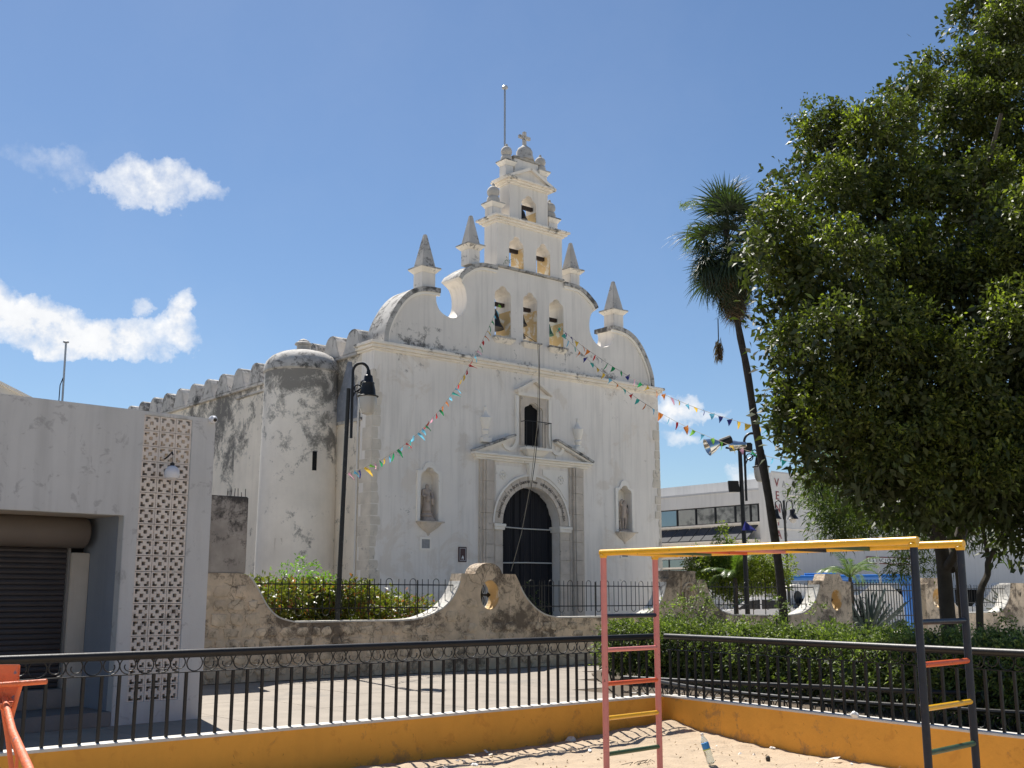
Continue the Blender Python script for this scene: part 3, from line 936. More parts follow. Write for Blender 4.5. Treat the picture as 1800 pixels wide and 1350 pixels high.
mb.build('arch_moulding', M['trim_clean'], church)
for (a0, a1) in ((4.80, 5.142), (7.678, 8.13)):
    z = 0.0
    while z < 3.70:
        h = rnd.uniform(0.45, 0.7)
        if 3.70 - z - h < 0.25: h = 3.70 - z
        MB(FF).box(a0 + 0.004, a1, -0.045 + rnd.uniform(-0.004, 0.004), 0.69, z + 0.004, z + h - 0.004).build('jamb_stone', M['stone'], church, bevel=0.008)
        z += h
    MB(FF).box(a0 - 0.05, a1 + 0.05, -0.10, 0.6, 3.702, 3.80).build('impost', M['trim_clean'], church, bevel=0.015)
    MB(FF).box(a0 - 0.08, a1 + 0.08, -0.13, 0.6, 3.802, 3.90).build('impost', M['trim_clean'], church, bevel=0.015)
# carved words round the arch
words = 'GOADNVAD.DOEL S D.OCIO CAROLNA  Ano  LOTEN DATIVAN.CAROGTARUEDA'
msh = {}
for k, ch in enumerate(words):
    if ch == ' ':
        continue
    th = 172 - k * 164 / (len(words) - 1)
    me = text_mesh(ch, 0.135, 0.006)
    me.materials.append(M['inscr']) if not me.materials else None
    me.materials.clear(); me.materials.append(M['inscr'])
    m_ = frmat(FF, 6.41 + 1.42 * math.cos(R(th)), -0.062, 3.925 + 1.40 * math.sin(R(th))) @ Matrix.Rotation(math.pi / 2, 4, 'X') @ Matrix.Rotation(R(th - 90), 4, 'Z') @ Matrix.Diagonal((0.75, 1, 1, 1))
    me.transform(m_)
    o = bpy.data.objects.new('letter', me); COL.objects.link(o); adopt(o, church)
# spandrel panels with rosettes, keystone
for (a0, a1, sg) in ((4.86, 5.98, 1), (6.92, 8.06, -1)):
    arcp = []
    for i in range(9):
        th = (148 - i * 5.2) if sg == 1 else (32 + i * 5.2)
        arcp.append((6.41 + 1.80 * math.cos(R(th)), 3.925 + 1.78 * math.sin(R(th))))
    side_a = a0 if sg == 1 else a1
    pl = [(side_a, 4.78), arcp[0]] + arcp[1:] + [((a1 if sg == 1 else a0), 5.84), (side_a, 5.84)]
    MB(FF).prism(pl, -0.022, 0.01).build('spandrel_panel', M['trim_clean'], church)
    mb = MB(FF)
    ccx = a0 + 0.30 if sg == 1 else a1 - 0.30
    c0 = FF.p(ccx, -0.03, 5.52)
    for q in range(8):
        th = q * math.pi / 4
        p = FF.p(ccx + 0.12 * math.cos(th), -0.03, 5.52 + 0.12 * math.sin(th))
        mb.lathe(p, [(0.045, 0), (0.04, 0.015), (0.015, 0.028)], 8, ax=-FF.v)
    mb.lathe(c0, [(0.05, 0), (0.04, 0.025), (0.01, 0.04)], 10, ax=-FF.v)
    mb.build('rosette', M['trim_clean'], church, smooth=True)
MB(FF).frust(6.28, 6.54, -0.10, 0.02, 5.42, 6.18, 6.64, -0.16, 0.02, 5.98).build('keystone', M['trim_clean'], church, bevel=0.02)
# entablature and broken pediment
for (p, z0, z1) in ((0.10, 5.98, 6.05), (0.17, 6.052, 6.13), (0.26, 6.132, 6.20)):
    MB(FF).box(4.06 - p, 8.90 + p, -p, 0.02, z0, z1).build('entablature', M['trim_clean'], church, bevel=0.012)
for sg in (0, 1):
    pts = [(3.80, 6.27), (5.52, 6.92)]
    pts2 = [(2 * 6.48 - a, z) for a, z in reversed(pts)] if sg else pts
    mb = MB(FF); band(mb, pts2, 0.07, -0.27, 0.02); mb.build('broken_pediment', M['tiertop'], church)
    lo = [(a + (0.03 if not sg else 0.03), z - 0.072) for a, z in pts2]
    mb = MB(FF); band(mb, lo, 0.08, -0.19, 0.02); mb.build('broken_pediment', M['trim_clean'], church)
    tri = [(4.1, 6.202), (5.45, 6.202), (5.45, 6.70)]
    tri = [(2 * 6.48 - a, z) for a, z in tri] if sg else tri
    MB(FF).prism(tri, -0.03, 0.01).build('pediment_panel', M['facade'], church)
    # volute scroll sweeping down from the window frame
    vol = smooth_pts([(5.80, 8.28), (5.80, 7.4), (5.80, 6.95), (5.74, 6.62), (5.55, 6.40), (5.33, 6.36), (5.15, 6.46), (5.08, 6.65), (5.18, 6.80), (5.30, 6.76)], 5)
    if sg: vol = [(2 * 6.48 - a, z) for a, z in reversed(vol)]
    mb = MB(FF); band(mb, vol, 0.12, -0.09, 0.01); mb.build('volute', M['trim_clean'], church)
    # relief urns on pedestals
    ua = 4.40 if not sg else 8.58
    MB(FF).box(ua - 0.2, ua + 0.2, -0.14, 0.01, 6.55, 6.72).build('urn_base', M['trim_clean'], church, bevel=0.015)
    MB(FF).lathe(FF.p(ua, 0.0, 6.722), [(0.13, 0), (0.15, 0.05), (0.09, 0.10), (0.13, 0.16), (0.15, 0.22), (0.10, 0.28), (0.14, 0.34), (0.19, 0.52), (0.21, 0.62), (0.22, 0.66),
                                        (0.12, 0.74), (0.06, 0.86), (0.04, 0.92), (0.065, 0.98), (0.05, 1.05), (0.0, 1.08)], 16).build('relief_urn', M['trim_clean'], church, smooth=True)
# window surround
wsr = MB(FF).prism([(5.90, 6.60), (7.08, 6.60), (7.08, 8.30), (5.90, 8.30)], -0.055, 0.02, [arch_hole(6.07, 6.91, 6.602, 7.86, 8.12)]).build('window_surround', M['stone'], church, bevel=0.006)
MB(FF).box(5.78, 7.20, -0.11, 0.02, 8.302, 8.42).build('window_lintel', M['trim_clean'], wsr, bevel=0.012)
mb = MB(FF)
band(mb, [(5.66, 8.48), (6.48, 8.93), (7.30, 8.48)], 0.09, -0.20, 0.02)
mb.build('window_pediment', M['trim'], wsr)
MB(FF).prism([(5.80, 8.42), (7.16, 8.42), (6.48, 8.80)], -0.03, 0.01).build('pediment_panel', M['facade'], church)
MB(FF).box(6.0, 7.0, 0.20, 0.5, 6.5, 8.2).build('window_dark_panel', M['dark'], wsr)  # black panel stands in for the unlit depth of the window
MB(FF).frust(6.20, 6.80, -0.10, 0.02, 6.205, 5.98, 7.00, -0.30, 0.02, 6.42).build('balcony_corbel', M['trim_clean'], wsr, bevel=0.02)
MB(FF).box(5.90, 7.08, -0.36, 0.02, 6.422, 6.52).build('balcony_slab', M['trim_clean'], wsr, bevel=0.015)
mb = MB(FF)
mb.box(5.92, 7.06, -0.34, -0.32, 7.40, 7.425)
for k in range(5):
    aa = 5.93 + k * 1.11 / 4
    mb.box(aa - 0.008, aa + 0.008, -0.338, -0.322, 6.52, 7.40)
for aa in (5.93, 7.04):
    mb.box(aa - 0.01, aa + 0.01, -0.32, 0.0, 7.40, 7.42)
mb.build('balcony_rail', M['iron'], wsr)
# door hangings
mb = MB(FF)
cols_ = []
nseg = 44
for k in range(nseg + 1):
    aa = 5.10 + 2.62 * k / nseg
    cols_.append((aa, 0.40 + 0.025 * math.sin(k * 1.1) + 0.018 * math.sin(k * 2.7 + 1)))
i0 = len(mb.v)
for (aa, dd) in cols_:
    for z in (0.05, 5.25):
        mb.v.append(FF.p(aa, dd, z))
for k in range(nseg):
    mb.f.append((i0 + 2 * k, i0 + 2 * k + 2, i0 + 2 * k + 3, i0 + 2 * k + 1))
mb.build('door_curtain', M['black_cloth'], church, smooth=True, recalc=False)
for z, sg in ((3.80, 0.04), (2.66, -0.03)):
    mb = MB(FF); mb.tube([FF.p(5.15, 0.34, z + sg), FF.p(6.41, 0.34, z), FF.p(7.67, 0.34, z)], 0.022, 6); mb.build('curtain_bar', M['white_metal'], church)
# niches
for (hole, a0, a1, z0, zs, zt) in ((NI1, 1.80, 2.50, 3.86, 5.28, 5.56), (NI2, 10.52, 11.22, 3.84, 5.24, 5.52)):
    outer = [(a0 - 0.12, z0), (a0 - 0.004, z0)] + [(a, z) for a, z in arch_hole(a0, a1, z0, zs, zt)[::-1][1:-1]] + [(a1 + 0.004, z0), (a1 + 0.12, z0)] + \
            [(a1 + 0.12, zs + 0.16), (a1 - 0.10, zs + 0.20)] + arc((a0 + a1) / 2, zs + 0.20, 0.24, 0, 180, 10, 0.26) + [(a0 + 0.10, zs + 0.20), (a0 - 0.12, zs + 0.16)]
    nf = MB(FF).prism(outer, -0.06, 0.01).build('niche_frame', M['trim_clean'], church)
    MB(FF).box(a0 - 0.05, a1 + 0.05, 0.34, 0.40, z0 - 0.05, zt + 0.05).build('niche_back', M['trim_clean'], nf)
    MB(FF).box(a0 - 0.13, a1 + 0.13, -0.24, 0.33, z0 - 0.05, z0 - 0.002).build('niche_shelf', M['stone'], nf, bevel=0.01)
    mb = MB(FF)
    cxx = (a0 + a1) / 2
    prof = [(0.46, -0.052), (0.43, -0.10), (0.34, -0.18), (0.20, -0.28), (0.07, -0.36), (0.05, -0.42), (0.02, -0.45)]
    n_ = 20
    i0 = len(mb.v)
    for (r_, h_) in prof:
        for q in range(n_ + 1):
            th = math.pi * q / n_
            fl = 1 + 0.05 * (q % 2)
            mb.v.append(FF.p(cxx + r_ * fl * math.cos(th), -r_ * 0.52 * fl * math.sin(th), z0 + h_))
    for i in range(len(prof) - 1):
        for q in range(n_):
            k = i0 + i * (n_ + 1) + q
            mb.f.append((k, k + 1, k + n_ + 2, k + n_ + 1))
    mb.build('shell_bracket', M['stone'], nf)
# grilles (small framed plaques)
for (a0, z0) in ((1.88, 3.00), (10.67, 2.92)):
    p_ = MB(FF).prism([(a0 - 0.04, z0 - 0.04), (a0 + 0.39, z0 - 0.04), (a0 + 0.39, z0 + 0.36), (a0 - 0.04, z0 + 0.36)], -0.03, 0.01,
                      [[(a0 + 0.02, z0 + 0.02), (a0 + 0.33, z0 + 0.02), (a0 + 0.33, z0 + 0.30), (a0 + 0.02, z0 + 0.30)]]).build('plaque_frame', M['trim_clean'], church, bevel=0.005)
    MB(FF).box(a0 + 0.02, a0 + 0.33, -0.01, 0.01, z0 + 0.02, z0 + 0.30).build('marble_plaque', M['plaque'], p_)

# quoin stones on both front corners
z = 0.35
while z < 8.45:
    h = rnd.uniform(0.26, 0.42)
    wf = rnd.uniform(0.20, 0.40) * (0.62 if z > 7.4 else 1)
    ws = rnd.uniform(0.30, 0.75)* (0.6 if z > 6.6 else 1)
    a_in = wf
    MB(FF).prism([(-0.014, z + 0.004), (a_in - rnd.uniform(0, 0.05), z + 0.006), (a_in, z + h * 0.5), (a_in - rnd.uniform(0, 0.06), z + h - 0.006), (-0.014, z + h - 0.004)], -0.014 + rnd.uniform(-0.006, 0.005), ws).build('quoin', M['quoin'], church, bevel=0.012)
    z += h
z = 0.3
while z < 8.0:
    h = rnd.uniform(0.26, 0.42)
    wf = rnd.uniform(0.16, 0.42) * (0.55 if z > 7.5 or z < 4.2 else 1)
    MB(FF).prism([(CW - wf, z + h * 0.5), (CW - wf + rnd.uniform(0, 0.05), z + 0.006), (CW + 0.035, z + 0.006), (CW + 0.035, z + h - 0.006), (CW - wf + rnd.uniform(0, 0.06), z + h - 0.006)], -0.014 + rnd.uniform(-0.006, 0.005), 0.5).build('quoin', M['quoin'], church, bevel=0.012)
    z += h

# side: merlons
prof = [(-0.66, 9.162), (-0.58, 9.22), (-0.46, 9.40), (-0.38, 9.60), (-0.33, 9.76), (-0.22, 9.90), (-0.08, 9.965), (0.08, 9.965), (0.22, 9.90), (0.33, 9.76), (0.38, 9.60), (0.46, 9.40), (0.58, 9.22), (0.66, 9.162)]
for k in range(19):
    s0 = 1.20 + 1.36 * k
    wig = rnd.uniform(0.93, 1.05)
    mb = MB(FF)
    mb.prism([(s0 + 0.02 + a * wig, 9.162 + (z - 9.162) * rnd.uniform(0.985, 1.015)) for a, z in prof], -0.06, 0.62, side=True)
    mb.build('merlon', M['merlon'], church, bevel=0.03)
# stair turret
tc0 = FF.p(-0.80, 3.05, 0)
MB(FF).lathe(tc0, [(1.30, 0), (1.26, 4), (1.21, 8.66)], 40).build('stair_turret', M['turret'], church, smooth=True)
MB(FF).lathe(tc0, [(1.21, 8.64), (1.26, 8.69), (1.245, 8.86), (1.17, 9.04), (1.02, 9.20), (0.78, 9.33), (0.45, 9.42), (0.05, 9.46)], 40).build('turret_dome', M['tiertop'], church, smooth=True)
MB(FF).lathe(tc0, [(0.22, 9.36), (0.22, 9.62), (0.29, 9.65), (0.29, 9.70), (0.20, 9.74), (0.18, 9.78), (0.10, 9.83), (0.02, 9.86)], 8).build('turret_lantern', M['obelisk'], church)
# slits in the turret
for (px, py, w2, h2, mt, fr_) in ((553, 810, 0.07, 0.30, 'dark', 0), (489, 965, 0.13, 0.33, 'quoin', 1)):
    az_ = math.atan2((px - 900), 1984)
    dirv = ray(px, py); C = Vector((0, 0, CAM_H))
    # nearest hit on the turret cylinder
    ox, oy = C.x - tc0.x, C.y - tc0.y
    A = dirv.x ** 2 + dirv.y ** 2; B = ox * dirv.x + oy * dirv.y; Cc = ox * ox + oy * oy - 1.25 ** 2
    disc = max(B * B - A * Cc, 0)
    P = C + dirv * ((-B - math.sqrt(disc)) / A)
    nrm_ = (Vector((P.x, P.y, 0)) - Vector((tc0.x, tc0.y, 0))).normalized()
    sl = Fr((P.x, P.y, 0), math.atan2(-nrm_.y, nrm_.x) if False else 0)
    sl.v = -nrm_; sl.u = Vector((nrm_.y, -nrm_.x, 0)) * -1
    sl.u = Vector((-nrm_.y, nrm_.x, 0))
    if fr_:
        MB(sl).prism([(-w2, P.z - h2), (w2, P.z - h2), (w2, P.z + h2), (-w2, P.z + h2)], -0.012, 0.10, [[(-w2 * .35, P.z - h2 * .75), (w2 * .35, P.z - h2 * .75), (w2 * .35, P.z + h2 * .7), (-w2 * .35, P.z + h2 * .7)]]).build('slit_surround', M['quoin'], church)
        MB(sl).box(-w2 * .35, w2 * .35, 0.0, 0.02, P.z - h2 * .75, P.z + h2 * .7).build('slit_window', M['step'], church)
    else:
        MB(sl).box(-w2, w2, -0.006, 0.05, P.z - h2, P.z + h2).build('slit_window', M['dark'], church)
# buttress beyond the turret
MB(FF).box(-0.62, 0.0, 5.3, 8.25, 0, 8.55).build('buttress', M['side'], church, bevel=0.04)
MB(FF).box(-0.66, 0.0, 5.3, 8.30, 8.552, 8.64).build('buttress_cap', M['merlon'], church, bevel=0.02)
mb = MB(FF)
mb.tube([FF.p(-0.10, 8.6, 5.0), FF.p(-0.10, 8.6, 7.0), FF.p(-0.35, 8.42, 7.12), FF.p(-0.42, 8.40, 7.0)], 0.055, 8)
mb.build('rain_pipe', M['pvc'], church, smooth=True)
mb = MB(FF)
mb.tube([FF.p(-0.05, 0.75, 0.4), FF.p(-0.05, 0.75, 8.2)], 0.03, 6)
mb.build('conduit', M['pvc'], church)
# scar of an older roof, blue-grey render against the wall
MB(FF).prism([(3.25, 7.05)] + smooth_pts([(3.25, 7.05), (2.6, 7.3), (2.0, 7.9), (1.7, 8.5), (1.5, 8.95)], 4)[1:] + [(1.3, 8.9), (1.0, 7.9), (0.8, 7.3), (0.78, 7.05)], -0.035, 0.01, side=True).build('roof_scar', M['scar'], church)
MB(FF).prism([(3.4, 7.0), (3.35, 6.94), (0.6, 6.94), (0.6, 7.04), (3.25, 7.04)], -0.05, 0.01, side=True).build('roof_scar', M['tiertop'], church)
# flagpole behind the crown
fp = thing('flagpole', 'thin steel pole with a ball on top rising behind the church cross', 'flagpole', tuple(FF.p(5.95, 0.8, 15.0)))
fb = Vector(FF.p(5.93, 0.86, 0))
MB().tube([fb + Vector((0, 0, 16.0)), fb + Vector((0, 0, 19.9))], 0.035, 8).build('pole', M['steel'], fp, smooth=True)
MB().lathe(fb + Vector((0, 0, 19.9)), [(0.03, 0), (0.11, 0.03), (0.12, 0.08), (0.09, 0.13), (0.02, 0.16)], 12).build('ball', M['steel'], fp, smooth=True)


# bells
def bell(label, a, d, ztop, s, material):
    b = thing('bell', label, 'bell', tuple(FF.p(a, d, ztop)), group='bells in the bell gable')
    MB().lathe(FF.p(a, d, ztop - 0.55 * s), [(0.30 * s, 0), (0.285 * s, 0.03 * s), (0.22 * s, 0.14 * s), (0.175 * s, 0.28 * s), (0.15 * s, 0.40 * s), (0.10 * s, 0.47 * s), (0.02 * s, 0.50 * s)], 18).build('bell_body', material, b, smooth=True)
    MB(FF).box(a - 0.035 * s, a + 0.035 * s, d - 0.05 * s, d + 0.05 * s, ztop - 0.06 * s, ztop + 0.05 * s).build('bell_yoke', M['wood'], b)


bell('tall dark bell hanging in the left opening of the lowest bell row', 4.98, 0.42, 11.42, 1.5, M['bronze'])
bell('upper one of the two dark bells in the middle opening of the lowest row', 6.25, 0.42, 11.44, 0.95, M['bronze'])
bell('lower one of the two dark bells in the middle opening of the lowest row', 6.22, 0.42, 10.92, 0.85, M['bronze'])
bell('green patinated bell in the right opening of the lowest bell row', 7.50, 0.42, 11.27, 0.95, M['patina'])
bell('small dark bell hanging in the single topmost opening', 6.30, 0.35, 15.20, 0.75, M['bronze'])
rp = thing('bell_rope', 'pair of long bell ropes hanging from the middle bell opening to the door', 'rope', tuple(FF.p(6.4, -0.2, 10.2)))
MB(FF).tube([FF.p(6.35, 0.3, 10.6), FF.p(6.62, -0.2, 10.18), FF.p(6.60, -0.25, 9.5), FF.p(6.45, -0.4, 7.5), FF.p(6.20, -0.45, 6.0), FF.p(6.05, -0.3, 4.6), FF.p(6.0, 0.1, 4.0)], 0.012, 5).build('rope', M['rope_dark'], rp)
MB(FF).tube([FF.p(6.55, -0.2, 10.18), FF.p(6.52, -0.3, 9.4), FF.p(6.30, -0.45, 7.2), FF.p(5.95, -0.5, 5.2), FF.p(5.6, -0.45, 3.6), FF.p(5.28, -0.3, 2.35)], 0.012, 5).build('rope', M['rope'], rp)

# information sign beside the door
sg = thing('door_sign', 'dark maroon upright sign with a white rim and pictogram left of the church door', 'sign', tuple(FF.p(3.49, 0, 2.6)))
MB(FF).box(3.33, 3.65, -0.035, -0.002, 2.62, 3.10).build('sign_board', M['maroon'], sg, bevel=0.006)
MB(FF).prism([(3.37, 2.66), (3.61, 2.66), (3.61, 3.06), (3.37, 3.06)], -0.040, -0.034, [[(3.38, 2.67), (3.60, 2.67), (3.60, 3.05), (3.38, 3.05)]]).build('sign_rim', M['white'], sg)
MB(FF).prism([(3.45, 2.70), (3.47, 2.70), (3.475, 2.74), (3.505, 2.74), (3.51, 2.70), (3.53, 2.70), (3.53, 2.77), (3.49, 2.83), (3.45, 2.77)], -0.040, -0.034).build('pictogram', M['white'], sg)


# statues in the niches: skinned figures
def skin_figure(name, label, verts, edges, radii, material, parent_loc, extra=None):
    me = bpy.data.meshes.new(name)
    me.from_pydata([tuple(v) for v in verts], edges, [])
    o = bpy.data.objects.new(name, me)
    COL.objects.link(o)
    md = o.modifiers.new('skin', 'SKIN')
    sv = me.skin_vertices[0].data
    for i, r_ in enumerate(radii):
        sv[i].radius = r_ if isinstance(r_, tuple) else (r_, r_)
        sv[i].use_root = (i == 0)
    md2 = o.modifiers.new('sub', 'SUBSURF')
    md2.levels = 2; md2.render_levels = 2
    dg = bpy.context.evaluated_depsgraph_get()
    me2 = bpy.data.meshes.new_from_object(o.evaluated_get(dg))
    bpy.data.objects.remove(o)
    me2.materials.clear()
    me2.materials.append(material)
    me2.polygons.foreach_set('use_smooth', [True] * len(me2.polygons))
    o = bpy.data.objects.new(name, me2)
    COL.objects.link(o)
    return o


def statue_robed():
    a, z0 = 2.15, 3.86
    st = thing('statue', 'worn stone saint holding a child, standing in the niche left of the portal', 'statue', tuple(FF.p(a, 0.1, z0)))
    P_ = lambda x, d, z: FF.p(a + x, 0.12 + d, z0 + z)
    V = [P_(0, 0, 0.74), P_(0, 0, 0.92), P_(0, 0, 1.04), P_(0, -0.02, 1.12), P_(0.01, -0.02, 1.19), P_(0, 0, 0.55), P_(0.02, 0, 0.38), P_(0, 0, 0.26),
         P_(-0.14, 0, 0.98), P_(-0.19, -0.04, 0.82), P_(-0.10, -0.13, 0.76), P_(0.14, 0, 0.98), P_(0.19, -0.05, 0.80), P_(0.12, -0.14, 0.70), P_(0.16, -0.14, 0.52)]
    E = [(0, 1), (1, 2), (2, 3), (3, 4), (0, 5), (5, 6), (6, 7), (1, 8), (8, 9), (9, 10), (1, 11), (11, 12), (12, 13), (13, 14)]
    Rr = [0.125, 0.12, 0.05, 0.065, 0.055, 0.14, 0.16, 0.17, 0.055, 0.05, 0.045, 0.055, 0.05, 0.045, 0.03]
    o = skin_figure('saint_figure', '', V, E, Rr, M['statue'], None); adopt(o, st)
    V = [P_(-0.02, -0.15, 0.72), P_(-0.03, -0.16, 0.80), P_(-0.03, -0.16, 0.87), P_(-0.03, -0.14, 0.62)]
    o = skin_figure('child_figure', '', V, [(0, 1), (1, 2), (0, 3)], [0.06, 0.035, 0.042, 0.05], M['statue'], None); adopt(o, st)
    mb = MB(FF)
    mb.frust(a - 0.22, a + 0.22, -0.12, 0.30, z0, a - 0.17, a + 0.17, -0.06, 0.26, z0 + 0.14)
    mb.build('statue_base', M['statue'], st, bevel=0.02)
    mb = MB(FF)
    mb.lathe(P_(0, 0, 0.142), [(0.20, 0), (0.22, 0.05), (0.17, 0.12), (0.19, 0.16)], 9)
    mb.build('cloud_base', M['statue'], st, smooth=True)


def statue_rock():
    a, z0 = 10.89, 3.84
    st = thing('statue', 'worn bare-legged stone saint with raised arm, standing in the niche right of the portal', 'statue', tuple(FF.p(a, 0.1, z0)))
    P_ = lambda x, d, z: FF.p(a + x, 0.10 + d, z0 + z)
    V = [P_(0.03, 0, 0.66), P_(0.03, 0, 0.82), P_(0.05, 0, 1.0), P_(0.06, -0.01, 1.08), P_(0.07, -0.02, 1.17),
         P_(0.10, 0, 0.56), P_(0.12, -0.02, 0.34), P_(0.10, 0, 0.12), P_(0.13, -0.06, 0.08),
         P_(-0.04, 0, 0.56), P_(-0.05, -0.04, 0.34), P_(-0.02, 0, 0.12), P_(-0.02, -0.07, 0.08),
         P_(-0.09, -0.01, 0.98), P_(-0.20, -0.08, 1.06), P_(-0.12, -0.13, 1.18), P_(0.18, 0, 0.97), P_(0.23, 0, 0.80), P_(0.19, -0.07, 0.66)]
    E = [(0, 1), (1, 2), (2, 3), (3, 4), (0, 5), (5, 6), (6, 7), (7, 8), (0, 9), (9, 10), (10, 11), (11, 12), (2, 13), (13, 14), (14, 15), (2, 16), (16, 17), (17, 18)]
    Rr = [0.115, 0.095, 0.10, 0.045, 0.068, 0.075, 0.055, 0.038, 0.035, 0.075, 0.055, 0.038, 0.035, 0.05, 0.04, 0.04, 0.05, 0.042, 0.035]
    o = skin_figure('saint_figure', '', V, E, Rr, M['statue'], None); adopt(o, st)
    V = [P_(-0.20, 0, 0.10), P_(-0.19, -0.02, 0.26), P_(-0.21, -0.05, 0.40), P_(-0.25, -0.09, 0.36)]
    o = skin_figure('dog_figure', '', V, [(0, 1), (1, 2), (2, 3)], [0.075, 0.06, 0.05, 0.03], M['statue'], None); adopt(o, st)
    MB(FF).frust(a - 0.28, a + 0.28, -0.12, 0.28, z0, a - 0.26, a + 0.26, -0.10, 0.27, z0 + 0.07).build('statue_base', M['statue'], st, bevel=0.015)


statue_robed()
statue_rock()

# =================================================================== STONE WALL BEFORE THE CHURCH
TH = 0.38


def in_poly(x, y, poly):
    c = False
    n = len(poly)
    for i in range(n):
        x1, y1 = poly[i]; x2, y2 = poly[(i + 1) % n]
        if (y1 > y) != (y2 > y) and x < (x2 - x1) * (y - y1) / (y2 - y1) + x1:
            c = not c
    return c


def oval(cx, cz, rx, rz, n=28):
    return [(cx + rx * math.cos(2 * math.pi * i / n), cz + rz * math.sin(2 * math.pi * i / n)) for i in range(n)]


curveL = smooth_pts([(-2.10, 1.99), (-1.88, 1.93), (-1.69, 1.70), (-1.50, 1.40), (-1.25, 1.18), (-0.88, 1.08)], 4)
h1a = smooth_pts([(1.55, 1.075), (1.95, 1.10), (2.25, 1.17), (2.58, 1.30), (2.86, 1.53), (3.03, 1.81), (3.11, 2.05)], 4)
h1b = smooth_pts([(4.62, 2.05), (4.72, 1.90), (4.89, 1.61), (5.17, 1.34), (5.5, 1.16), (5.9, 1.08)], 4)
h2a = smooth_pts([(8.75, 1.08), (9.18, 1.27), (9.42, 1.52), (9.53, 1.77), (9.60, 2.0)], 4)
h2b = smooth_pts([(11.08, 1.98), (11.20, 1.69), (11.41, 1.38), (11.7, 1.18), (12.17, 1.07)], 4)
h3a = smooth_pts([(14.55, 1.03), (15.23, 1.10), (15.70, 1.33), (15.98, 1.70), (16.08, 2.0)], 4)
main_out = [(-8, 0), (-8, 2.02)] + curveL + h1a + [(3.46, 2.052)] + arc(3.86, 2.02, 0.38, 172, 8, 12, 0.27) + [(4.27, 2.052)] + h1b + \
    h2a + [(9.68, 2.0), (9.70, 2.20), (10.66, 2.20), (10.70, 1.99)] + h2b + h3a + [(16.28, 2.0), (16.40, 2.19), (17.10, 2.19), (17.22, 2.0), (17.62, 1.97), (17.64, 0)]
H1 = oval(3.895, 1.59, 0.268, 0.325)
H3 = oval(16.88, 1.44, 0.27, 0.31)
sw = thing('stone_wall', 'long old rubble wall with humps and oval holes running before the church', 'wall', tuple(WF.p(0, 0, 0)))
MB(WF).prism(main_out, 0, TH, [H1, H3]).build('wall_body', M['wall'], sw)
# whitewashed coping strip on the low runs
for pts in (curveL[4:] + [(0.0, 1.08), (1.5, 1.075)] + h1a[:-3], h1b[6:] + [(7.0, 1.08)] + h2a[:-2], h2b[6:] + h3a[:-2]):
    mb = MB(WF)
    band(mb, [(a, z + 0.012) for a, z in pts], 0.03, -0.008, TH + 0.008)
    mb.build('coping', M['walltop'], sw)
MB(WF).prism(oval(3.895, 1.59, 0.267, 0.324), 0.012, TH - 0.01, [oval(3.895, 1.59, 0.255, 0.312)]).build('hole_lining', M['jamb'], sw)
MB(WF).prism(oval(16.88, 1.44, 0.269, 0.309), 0.012, TH - 0.01, [oval(16.88, 1.44, 0.257, 0.297)]).build('hole_lining', M['jamb'], sw)
# rubble stones standing just proud of the render
holes_chk = [(3.895, 1.59, 0.42), (16.88, 1.44, 0.42)]
cnt = 0
z = 0.08
row = 0
while z < 2.0:
    h = rnd.uniform(0.17, 0.30)
    a = -3.2 + rnd.uniform(0, 0.3)
    while a < 9.4:
        w_ = rnd.uniform(0.20, 0.42)
        ca, cz = a + w_ / 2, z + h / 2
        ok = all(in_poly(ca + sx_ * w_ * 0.52, cz + sz_ * h * 0.56 , main_out) for sx_ in (-1, 1) for sz_ in (-1, 1))
        ok = ok and all((ca - hx) ** 2 + (cz - hz) ** 2 > (hr) ** 2 for hx, hz, hr in holes_chk)
        if ok and rnd.random() < (0.93 if ca < 2.4 else 0.62) and cnt < 280:
            pts = []
            m_ = 8
            for q in range(m_):
                th = 2 * math.pi * q / m_ + rnd.uniform(-0.2, 0.2)
                rr = 1.0 / max(abs(math.cos(th)), abs(math.sin(th))) ** 0.75
                pts.append((ca + math.cos(th) * rr * w_ * 0.45 * rnd.uniform(0.72, 1.04), cz + math.sin(th) * rr * h * 0.45 * rnd.uniform(0.72, 1.04)))
            pr = rnd.uniform(0.010, 0.034)
            mb = MB(WF)
            n = len(pts)
            i0 = len(mb.v)
            for (sc_, dd) in ((1.06, 0.004), (1.0, -pr * 0.7), (0.72, -pr)):
                for p in pts:
                    mb.v.append(WF.p(ca + (p[0] - ca) * sc_, dd, cz + (p[1] - cz) * sc_))
            for L_ in range(2):
                for q in range(n):
                    mb.f.append((i0 + L_ * n + q, i0 + L_ * n + (q + 1) % n, i0 + (L_ + 1) * n + (q + 1) % n, i0 + (L_ + 1) * n + q))
            mb.f.append(tuple(i0 + 2 * n + q for q in range(n)))
            mb.build('rubble_stone', M['wallstone'] if rnd.random() < 0.6 else M['wall'], sw, smooth=True, angle=25)
            cnt += 1
        a += w_ * 1.02
    z += h * 1.02
    row += 1


